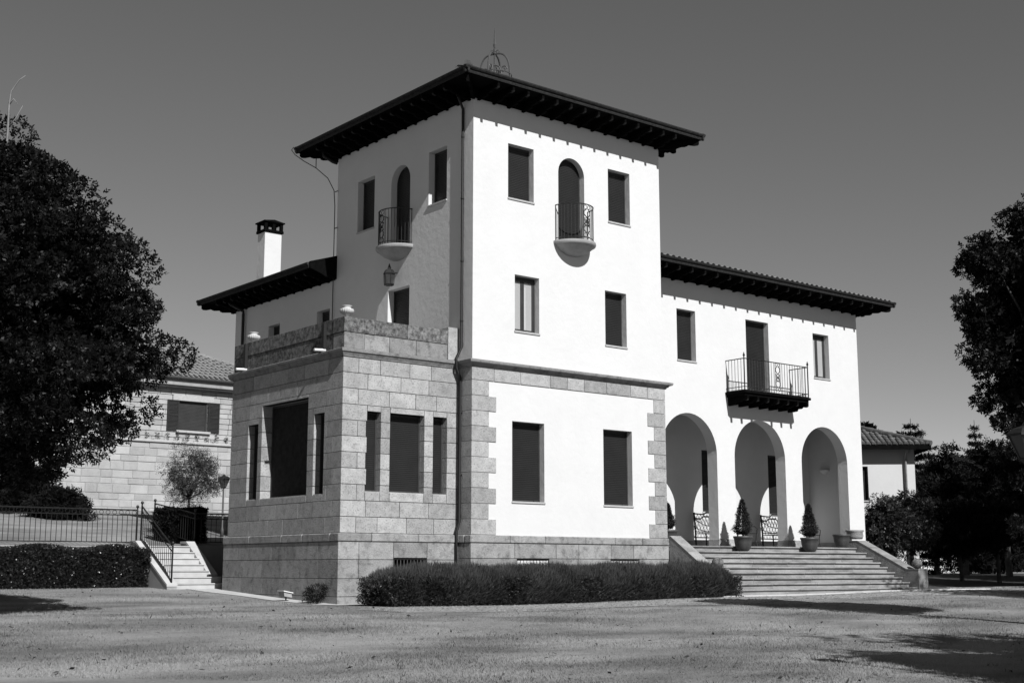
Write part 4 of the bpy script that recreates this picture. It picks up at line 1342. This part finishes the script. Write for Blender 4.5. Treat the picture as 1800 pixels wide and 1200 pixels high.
# olive tree on the raised lawn
oc = (-1.7, 12.6, 3.8)
broad_tree('olive_tree', (-1.8, 12.6, terr(0, 12.6) - .05), oc, (.74, .74, .82), 'small pale-leaved olive tree on the raised lawn before the stone house', 'tree', n_clump=100, clump_r=.24, per=34, leaf=(.065, .017), m='leaf_olive', trunk_r=.055, nl=5, shell=(.15, 1.15), splen=.18, tips=14, fill=2)
for (u, v, dep, r, lab) in ((40, 868, 48, (1.9, 1.5, 1.3), 'dark spreading shrub against the stone house wall'), (105, 893, 46, (1.0, .8, .6), 'small dark shrub at the foot of the stone house wall')):
    c = at(u, v, dep)
    broad_tree('shrub', (c.x, c.y, terr(c.x, c.y) - .05), c, r, lab, 'shrub', n_clump=90, clump_r=.3, per=50, leaf=(.09, .03), m='leaf_far', trunk_r=.06, nl=4, splen=.14, shell=(.1, 1.0))

broad_tree('weedy_shrub', (-3.95, .95, .02), (-3.9, .95, .27), (.18, .34, .24), 'sparse dark weedy shrub at the foot of the granite bay corner', 'shrub', n_clump=26, clump_r=.1, per=26, leaf=(.05, .016), m='leaf_far', trunk_r=.012, nl=3, splen=.08, shell=(.1, 1.0), fill=0, tips=8)
# ------------------------------------------------------------------ lamps
def lamp_post(base, h, label, s=1.0):
    t = thing('lamp_post', base, label, 'lamp', 'garden lamp posts')
    q = MB(); q.tube([(0, 0, 0), (0, 0, .25), (0, 0, .3), (0, 0, h - .02)], [.06, .06, .035, .03], 8); q.build('post', 'ironold', t, True, local=True)
    n = 6
    ring_ = lambda r, z: [(s * r * math.cos(2 * math.pi * k / n + .3), s * r * math.sin(2 * math.pi * k / n + .3), h + s * z) for k in range(n)]
    q = MB(); loft(q, [ring_(.04, -.06), ring_(.12, 0), ring_(.12, .02)]); loft(q, [ring_(.27, .33), ring_(.27, .36), ring_(.19, .43), ring_(.06, .47), ring_(.02, .53)])
    for k in range(n): q.tube([ring_(.11, .02)[k], ring_(.24, .33)[k]], .011 * s, 4)
    q.build('lantern_frame', 'iron', t, local=True)
    q = MB(); loft(q, [ring_(.1, .02), ring_(.23, .33)]); q.build('lamp_glass', 'lampglass', t, local=True)
    return t
lamp_post((-.35, 13.0, terr(0, 13) - .02), 1.62, 'slim garden lamp post with a tapered lantern before the stone house', .8)
lb = at(1806, 800, 15.0)
lamp_post((lb.x, lb.y, G(lb.x, lb.y) - .02), lb.z - G(lb.x, lb.y) + .02 - .05, 'garden lamp post on the lawn whose lantern hangs below the tall dark tree', .82)

# ------------------------------------------------------------------ stone house behind the raised lawn
HY = 26.0
sh = thing('stone_house', (2, HY, 3.2), 'pale ashlar stone house with tiled roof and louvred window shutters behind the raised lawn', 'house')
q = MB(); q.box(-22, 14, HY + .02, HY + 8, 1.5, 6.14); q.box(-22, 14, HY + .64, HY + 8, 6.13, 8.7); q.build('wall_core', 'ashlar_mortar', sh)
WO = (4.17, 5.51, 6.72, 8.0)
rh = random.Random(9)
z = 3.0; first = True
courses = []
while z < 6.0:
    h = rh.uniform(.25, .4); courses.append((z, min(z + h, 6.08), 'low')); z += h
z = 6.2
while z < 8.5:
    h = rh.uniform(.2, .27); courses.append((z, min(z + h, 8.56), 'up')); z += h
for (z0, z1, part) in courses:
    yp = HY if part == 'low' else HY + .5
    a0 = -5.2 if part == 'low' else -.8
    ivs = [(a0, 7.1)]
    if part == 'up' and z1 > WO[2] + .02 and z0 < WO[3] - .02:
        ivs = [(a0, WO[0] - .02), (WO[1] + .02, 7.1)]
    for (p, q_) in ivs:
        for (s, e) in split_run(p, q_, .68 if part == 'low' else .6, rh):
            if z1 - z0 < .05: continue
            m_ = MB(); m_.cbox(s + .006, e - .006, yp + rh.uniform(-.012, .01), yp + .15, z0 + .008, z1 - .008, .014)
            m_.build('stone_block', 'ashlar', sh)
q = MB(); q.cbox(-22, 14, HY - .08, HY + .6, 6.09, 6.2, .02); q.build('ledge', 'sill', sh)
q = MB(); q.cbox(3.88, 5.8, HY + .47, HY + .7, 8.01, 8.25, .01); q.build('lintel', 'sill', sh)
q = MB(); q.cbox(4.04, 5.64, HY + .38, HY + .7, 6.62, 6.72, .01); q.build('sill', 'sill', sh)
q = MB(); q.box(-22.3, 14.3, HY + .2, HY + .52, 8.56, 8.63); q.box(-22.3, 14.3, HY + .1, HY + .52, 8.63, 8.9); q.build('eave_band', 'cheek', sh)
q = MB(); q.tube([(-22.3, HY - .02, 8.95), (14.3, HY - .02, 8.95)], .07, 8); q.build('gutter', 'ironold', sh)
w = MB(); fS = FR(HY + .5)
bx(w, fS, WO[0], WO[0] + .05, WO[2], WO[3], .08, .14); bx(w, fS, WO[1] - .05, WO[1], WO[2], WO[3], .08, .14); bx(w, fS, WO[0] + .05, WO[1] - .05, WO[3] - .05, WO[3], .08, .14)
wn_ = w.build('window', 'darkframe', sh)
shutter_mesh(fS, WO[0], WO[1], WO[2], WO[3], .012 + .1, .06).build('roller_shutter', 'darkframe', wn_)
for (a, b) in ((WO[0] - .56, WO[0] - .02), (WO[1] + .02, WO[1] + .56)):
    m_ = MB()
    for (p, q_) in ((a, a + .06), (b - .06, b)): bx(m_, fS, p, q_, WO[2] - .02, WO[3] + .02, -.06, -.02)
    for zc in (WO[2] - .02, (WO[2] + WO[3]) / 2 - .03, WO[3] - .04): bx(m_, fS, a + .06, b - .06, zc, zc + .06, -.058, -.022)
    for k in range(21):
        zc = WO[2] + .05 + k * .057
        m_.add([fS(a + .06, zc, -.055), fS(b - .06, zc, -.055), fS(b - .06, zc + .045, -.025), fS(a + .06, zc + .045, -.025)], [(0, 1, 2, 3)])
    m_.build('louvre_shutter', 'louver', wn_)
# roof: front slope rising from the eave
rm = MB()
x0, x1 = -22.5, 10.2
ys_, zs_ = HY - .1, 8.97
rm.add([(x0, ys_, zs_), (x1, ys_, zs_), (x1 - 4.3, ys_ + 4.3, zs_ + 1.85), (x0 + 4, ys_ + 4.3, zs_ + 1.85), (x1, ys_ + 8.6, zs_), (x0, ys_ + 8.6, zs_)], [(0, 1, 2, 3), (1, 4, 2), (4, 5, 3, 2), (5, 0, 3)])
rf = rm.build('roof', 'tile_pale', sh)
def slope_tiles(parent, x_lo, x_hi, f, step, run, hip_fn, m, rad, rows_len=.42):
    V, F = [], []
    x = x_lo
    while x < x_hi:
        L = hip_fn(x)
        rows = max(1, int(L / rows_len))
        for j in range(rows):
            base = len(V)
            for e_ in (0, 1):
                for a in range(6):
                    t = math.pi * a / 5; rr = rad * (1.05 if e_ == 0 else .85)
                    V.append(f(x + math.cos(t) * rr, (j + e_ * 1.05) * L / rows, math.sin(t) * rr + (.035 if e_ == 0 else .005)))
            for a in range(5): F.append((base + a, base + a + 1, base + 7 + a, base + 6 + a))
        x += step
    return tag(fast_mesh('roof_tiles', np.array(V), np.array(F), m, parent), kind='stuff')
sl = 1.85 / 4.3
slope_tiles(rf, -14, x1 - .1, lambda x, s, h: (x, ys_ - .05 + s, zs_ + .01 + s * sl + h), .24, 4.3, lambda x: max(.3, min(4.3, x1 - x)), 'tile_pale', .085)
hp = MB(); A_ = Vector((x1, ys_, zs_ + .05)); B_ = Vector((x1 - 4.3, ys_ + 4.3, zs_ + 1.9))
for k in range(16): hp.tube([A_.lerp(B_, k / 16), A_.lerp(B_, (k + 1.08) / 16)], [.12, .09], 7)
tag(hp.build('hip_tiles', 'tile_pale', rf), kind='stuff')

pp = None
for k in range(12):
    x = 1.7 + k * .455
    s_ = rh.uniform(.75, 1.25)
    t = thing('potted_seedling', (x, HY + .14, 6.2), 'small leafy plant in a row on the stone house ledge', 'plant', 'small plants on the ledge')
    n_ = 34
    zz = RG.uniform(.02, .34 * s_, n_); th = RG.uniform(0, 6.28, n_); r_ = RG.uniform(.01, .07, n_)
    V_, F_ = sprigs(np.stack([r_ * np.cos(th), r_ * np.sin(th), zz], 1), np.stack([np.cos(th), np.sin(th), np.full(n_, .8)], 1), 3, .06, .07, .025, 0)
    fast_mesh('leaves', V_, F_, 'leaf_pot', t, True)
    q = MB(); q.tube([(0, 0, 0), (0, 0, .3 * s_)], .008, 4); q.build('stem', 'bark', t, local=True)

# ------------------------------------------------------------------ small white house on the right, behind the porch
hb = at(1612, 900, 58)
hr = thing('white_cottage', (hb.x, hb.y, .1), 'small white rendered cottage with a hipped clay tile roof beyond the porch', 'house', rz=-YAW - R(4))
HW, HD, HE = 10.0, 7.0, 5.98
cot = MB()
f0 = lambda u, z, d: (u, d, z)
facade(cot, f0, hole_rect(-HW, 0, 0, HE), [(hole_rect(-2.75, -2.05, 3.7, 5.2), .15)])
cot.quad((0, 0, 0), (0, HD, 0), (0, HD, HE), (0, 0, HE)); cot.quad((-HW, 0, 0), (-HW, HD, 0), (-HW, HD, HE), (-HW, 0, HE)); cot.quad((-HW, HD, 0), (0, HD, 0), (0, HD, HE), (-HW, HD, HE))
cot.build('wall', 'plaster_in', hr, local=True)
w = MB(); bx(w, f0, -2.75, -2.7, 3.7, 5.2, .12, .2); bx(w, f0, -2.1, -2.05, 3.7, 5.2, .12, .2); wnd = w.build('window', 'darkframe', hr, local=True)
s_ = shutter_mesh(f0, -2.8, -2.0, 3.65, 5.25, .17).build('roller_shutter', 'shutter', wnd)
q = MB(); bx(q, f0, -2.8, -2.0, 3.64, 3.7, -.05, .15); q.build('sill', 'sill', wnd)
OVH = .62
rm = MB(); z0 = HE + .12; hh = 1.55
rm.add([(-HW - OVH, -OVH, z0), (OVH, -OVH, z0), (OVH, HD + OVH, z0), (-HW - OVH, HD + OVH, z0), (OVH - HD / 2 - OVH, HD / 2, z0 + hh), (-HW - OVH + HD / 2 + OVH, HD / 2, z0 + hh)], [(0, 1, 4, 5), (1, 2, 4), (2, 3, 5, 4), (3, 0, 5), (0, 3, 2, 1)])
rr2 = rm.build('roof', 'tile', hr, local=True)
q = MB(); q.box(-HW - OVH, OVH, -OVH + .0, -OVH + .04, z0 - .2, z0 - .002); q.box(OVH - .04, OVH, -OVH + .05, HD, z0 - .2, z0 - .002); q.box(-HW - OVH + .1, OVH - .05, -OVH + .05, .3, z0 - .14, z0 - .1); q.build('eave_board', 'wood', rr2, local=True)
slp = hh / (HD / 2 + OVH)
tm = None
ang = math.atan(slp)
for c in range(19):
    x = OVH - .13 - c * .235
    L = min(HD / 2 + OVH, OVH - x)
    rows = max(1, int(L / .46))
    for j in range(rows):
        if tm is None:
            m_ = MB(); V_ = []
            for e_ in (0, 1):
                for a in range(7):
                    t_ = math.pi * a / 6; r_ = .105 if e_ == 0 else .085
                    V_.append((math.cos(t_) * r_, e_ * .5, math.sin(t_) * r_))
            m_.add(V_, [(a, a + 1, 8 + a, 7 + a) for a in range(6)])
            m_.add(V_[:7], [tuple(range(7))])
            tm = m_.build('roof_tile', 'tile', rr2, local=True); o = tm
        else:
            o = tm.copy(); COL.objects.link(o); o.parent = rr2
        s = j * .46
        o.location = (x + rs.uniform(-.012, .012), -OVH - .03 + s * math.cos(ang), z0 + .01 + s * slp * math.cos(ang) + .02)
        o.rotation_euler = (ang - .04 + rs.uniform(-.02, .02), 0, rs.uniform(-.03, .03))
hp = MB(); A_ = Vector((OVH, -OVH, z0 + .06)); B_ = Vector((-HD / 2, HD / 2, z0 + hh + .06))
for k in range(12): hp.tube([A_.lerp(B_, k / 12), A_.lerp(B_, (k + 1.1) / 12)], [.12, .09], 7)
hp.build('hip_tile_row', 'tile', rr2, local=True)
q = MB(); q.tube([(-.3, -.5, z0 - .15), (-.42, -.3, z0 - .35), (-.42, -.08, z0 - .6), (-.42, -.08, .2)], .06, 8); q.build('downpipe', 'cheek', hr, True, local=True)

fh = at(1660, 900, 95)
far_ = thing('far_house', (fh.x, fh.y, 0), 'distant pale house with a low roof glimpsed between the dark trees', 'house', rz=-YAW)
q = MB(); q.box(-4, 1.0, 0, 6, 0, at(1650, 832, 95).z); q.build('wall', 'white', far_, local=True)
zr_ = at(1650, 832, 95).z
q = MB(); q.add([(-4.6, -.6, zr_), (1.6, -.6, zr_), (1.6, 6.6, zr_), (-4.6, 6.6, zr_), (-3, 3, zr_ + .95), (0, 3, zr_ + .95)], [(0, 1, 5, 4), (1, 2, 5), (2, 3, 4, 5), (3, 0, 4), (0, 3, 2, 1)]); q.build('roof', 'tile', far_, local=True)

# ------------------------------------------------------------------ right-hand garden: bushes, dark trees, conifers
def at_ground(u, v, dep, z=.12):
    p = at(u, v, dep); return (p.x, p.y, z)
for (u, v, dep, r, n, lab, lm) in (
        (1560, 925, 49, (.8, .8, .95), 90, 'leafy rounded bush beside the far stair side wall', 'leaf_bush'),
        (1600, 918, 51, (.9, .9, 1.15), 110, 'taller leafy bush in front of the white cottage', 'leaf_bush'),
        (1680, 930, 53, (1.75, 1.7, 1.2), 130, 'broad dark bush tree with a bare stem beyond the stair wall', 'leaf_far'),
        (1750, 925, 52, (1.2, 1.2, 1.0), 80, 'dark rounded bush at the shaded edge of the garden', 'leaf_far')):
    c = at(u, v, dep)
    g = at(u + (8 if u == 1680 else 0), v, dep)
    broad_tree('garden_bush', (g.x, g.y, .1), c, r, lab, 'bush', n_clump=n, clump_r=.32, per=55, leaf=(.1, .035), m=lm, trunk_r=.09, nl=4, splen=.15, shell=(.25, 1.0), group='bushes right of the porch')
for (u, v, dep, r, n, lab) in (
        (1690, 865, 66, (2.2, 2.2, 2.1), 130, 'dense dark tree right of the cottage'),
        (1765, 855, 62, (2.0, 2.0, 2.0), 130, 'dense dark rounded tree behind the shaded garden'),
        (1640, 880, 70, (1.7, 1.7, 2.2), 90, 'dark tree close behind the white cottage wall'),
        (1815, 885, 58, (2.0, 2.0, 2.2), 110, 'dark spreading tree with pale-tipped leaves at the garden edge'),
        (1725, 930, 72, (4.2, 3.0, 2.2), 150, 'wide dark thicket tree closing the far garden')):
    c = at(u, v, dep)
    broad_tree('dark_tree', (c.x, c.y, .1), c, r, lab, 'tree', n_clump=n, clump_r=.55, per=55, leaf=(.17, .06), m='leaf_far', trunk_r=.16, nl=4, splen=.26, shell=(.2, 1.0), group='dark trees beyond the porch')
def spruce(base, h, r, label, n=5200, gaps=10):
    t = thing('conifer_tree', base, label, 'tree', 'conifers against the sky')
    zz = np.floor((1 - (1 - RG.uniform(0, 1, n)) ** .6) * gaps * 1.9) / (gaps * 1.9)
    th = RG.uniform(0, 2 * np.pi, n)
    nb = 7
    th = np.round(th / (2 * np.pi / nb) + np.sin(zz * 40)) * (2 * np.pi / nb) + zz * 17 + RG.normal(0, .11, n)
    q_ = RG.uniform(.05, 1, n)
    rr = r * (1 - zz * .985) ** .95 * q_ * (1 + .25 * np.sin(zz * 50))
    z_ = h * (.06 + .93 * zz) + rr * .28 * q_ - .1 * rr
    P_ = np.stack([rr * np.cos(th), rr * np.sin(th), z_], 1)
    out = np.stack([np.cos(th), np.sin(th), np.full(n, .45)], 1)
    V_, F_ = sprigs(P_, unit(out), 5, .2, .17, .05, .05)
    fast_mesh('crown', V_, F_, 'leaf_far', t, True)
    q = MB(); q.tube([(0, 0, 0), (0, 0, h * .6), (0, 0, h)], [.16, .09, .015], 7); q.build('trunk', 'bark', t, True, local=True)
pt = at(1600, 735, 72); spruce((pt.x, pt.y, .1), pt.z - .1, 4.2, 'spruce with tiered branches rising behind the white cottage', 9000, 10)
pt = at(1712, 738, 78); spruce((pt.x, pt.y, .1), pt.z - .1, 2.2, 'thin-topped conifer rising above the dark rounded trees', 3800)
c = at(1522, 762, 110); broad_tree('dark_tree', (c.x, c.y, 0), c, (.6, .6, .3), 'far dark tree just showing over the cottage roof', 'tree', n_clump=30, clump_r=.35, per=40, leaf=(.25, .1), m='leaf_far', nl=4, splen=.35, group='dark trees beyond the porch')

# far belt of woodland closing the horizon
P_, O_, _ = clump_points((0, 0, 0), (1, 1, 1), 2, .1, 2)
n_ = 900
az = RG.uniform(R(-40), R(110), n_)
dist = RG.uniform(120, 175, n_)
cx_ = CX + dist * np.sin(az); cy_ = CY + dist * np.cos(az)
cz_ = RG.uniform(.5, 3.6, n_) + .7 * np.sin(az * 9)
per = 26
q = rand_dir(n_ * per)
P_ = np.repeat(np.stack([cx_, cy_, cz_], 1), per, 0) + q * np.array([2.6, 2.6, 1.3])
V_, F_ = sprigs(P_, q, 4, .9, .7, .35)
tag(fast_mesh('far_woodland', V_, F_, 'leaf_far'), 'dark belt of distant woodland along the horizon', 'woodland', kind='stuff')

# kerb edging round the shaded bed
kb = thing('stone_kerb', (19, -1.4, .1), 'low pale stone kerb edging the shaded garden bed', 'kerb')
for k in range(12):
    a = (17.6 + k * .75, -2.15 + .02 * k); q = MB(); q.cbox(a[0], a[0] + .73, a[1], a[1] + .14, .05, .24, .015); q.build('kerb_stone', 'granite_old', kb)  # darker granite stands in for the shade over the kerb

# shaded ground on the right, grass in the lawn
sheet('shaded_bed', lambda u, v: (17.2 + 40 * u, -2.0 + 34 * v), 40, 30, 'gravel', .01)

def grass(name, n, sampler, hlo, hhi, w, m, label):
    X, Y = sampler(n)
    keep = ~((X > -4.3) & (X < 18) & (Y > -2.75)) & ~((X > -5.2) & (Y > -5.2) & (Y < -3.0) & (RG.uniform(0, 1, len(X)) > .3))
    X, Y = X[keep], Y[keep]
    Z = Gn(X, Y)
    n = len(X)
    h = RG.uniform(hlo, hhi, n) * (1 + .5 * np.sin(X * 1.1 + np.sin(Y * .9)) * np.sin(Y * 1.3))
    th = RG.uniform(0, 2 * np.pi, n)
    side = np.stack([np.cos(th), np.sin(th), np.zeros(n)], 1) * w / 2
    lean = np.stack([RG.normal(0, .5, n), RG.normal(0, .5, n), np.ones(n)], 1) * h[:, None]
    B = np.stack([X, Y, Z - .004], 1)
    V_ = np.stack([B - side, B + side, B + lean], 1).reshape(-1, 3)
    F_ = np.arange(3 * n).reshape(n, 3)
    return tag(fast_mesh(name, V_, F_, m), label, 'grass', kind='stuff')
def in_view(n):
    dep = 14 + 27 * RG.uniform(0, 1, n) ** 1.15
    k = RG.uniform(-.44, .44, n)
    X = CX + dep * (math.sin(YAW) + k * math.cos(YAW)); Y = CY + dep * (math.cos(YAW) - k * math.sin(YAW))
    return X, Y
grass('lawn_grass', 380000, in_view, .012, .034, .012, 'grass', 'short dry mown lawn grass')
k = 5200
X = RG.uniform(-5.3, 20, k); Y = -3.15 - RG.uniform(0, 1, k) * (2.0 + .4 * np.sin(X * 1.7))
Z = Gn(X, Y)
r1 = RG.uniform(.035, .085, k); r2 = r1 * RG.uniform(.6, 1.0, k); hh_ = RG.uniform(.012, .035, k); th = RG.uniform(0, np.pi, k)
ring6 = []
for q_ in range(6):
    a = q_ * np.pi / 3
    ring6.append(np.stack([X + np.cos(th) * np.cos(a) * r1 - np.sin(th) * np.sin(a) * r2, Y + np.sin(th) * np.cos(a) * r1 + np.cos(th) * np.sin(a) * r2, Z + .004], 1))
top = np.stack([X, Y, Z + hh_], 1)
V_ = np.stack(ring6 + [top], 1).reshape(-1, 3)
base_ = np.arange(k)[:, None] * 7
F_ = np.concatenate([np.concatenate([base_ + q_, base_ + (q_ + 1) % 6, base_ + 6], 1) for q_ in range(6)])
tag(fast_mesh('path_cobbles', V_, F_, 'cobble', smooth=True), 'rough half-buried cobbles of the path in front of the feathery hedge', 'cobbles', kind='stuff')
k = 420
X, Y = in_view(k); ok = ~((X > -4.3) & (X < 18) & (Y > -2.75)); X, Y = X[ok], Y[ok]
c_ = np.stack([X, Y, Gn(X, Y) + .035], 1); a_ = unit(np.stack([RG.normal(size=len(X)), RG.normal(size=len(X)), RG.normal(size=len(X)) * .35], 1))
b_ = unit(np.cross(a_, np.tile([0., 0, 1], (len(X), 1)) + RG.normal(size=(len(X), 3)) * .4))
V_, F_ = leaf_quads(c_, a_, b_, RG.uniform(.05, .1, len(X)), RG.uniform(.025, .05, len(X)))
tag(fast_mesh('fallen_leaves', V_, F_, 'bark'), 'dry fallen leaves scattered over the lawn', 'leaves', kind='stuff')
def tufts(n):
    m_ = 900
    a, b = in_view(m_)
    i = RG.integers(0, m_, n)
    return a[i] + RG.normal(0, .05, n), b[i] + RG.normal(0, .05, n)
grass('lawn_tufts', 2600, tufts, .025, .06, .012, 'grass_dark', 'scattered darker grass tufts in the lawn')
print('villa blocks', NBLK[0], 'objects', len(bpy.data.objects))
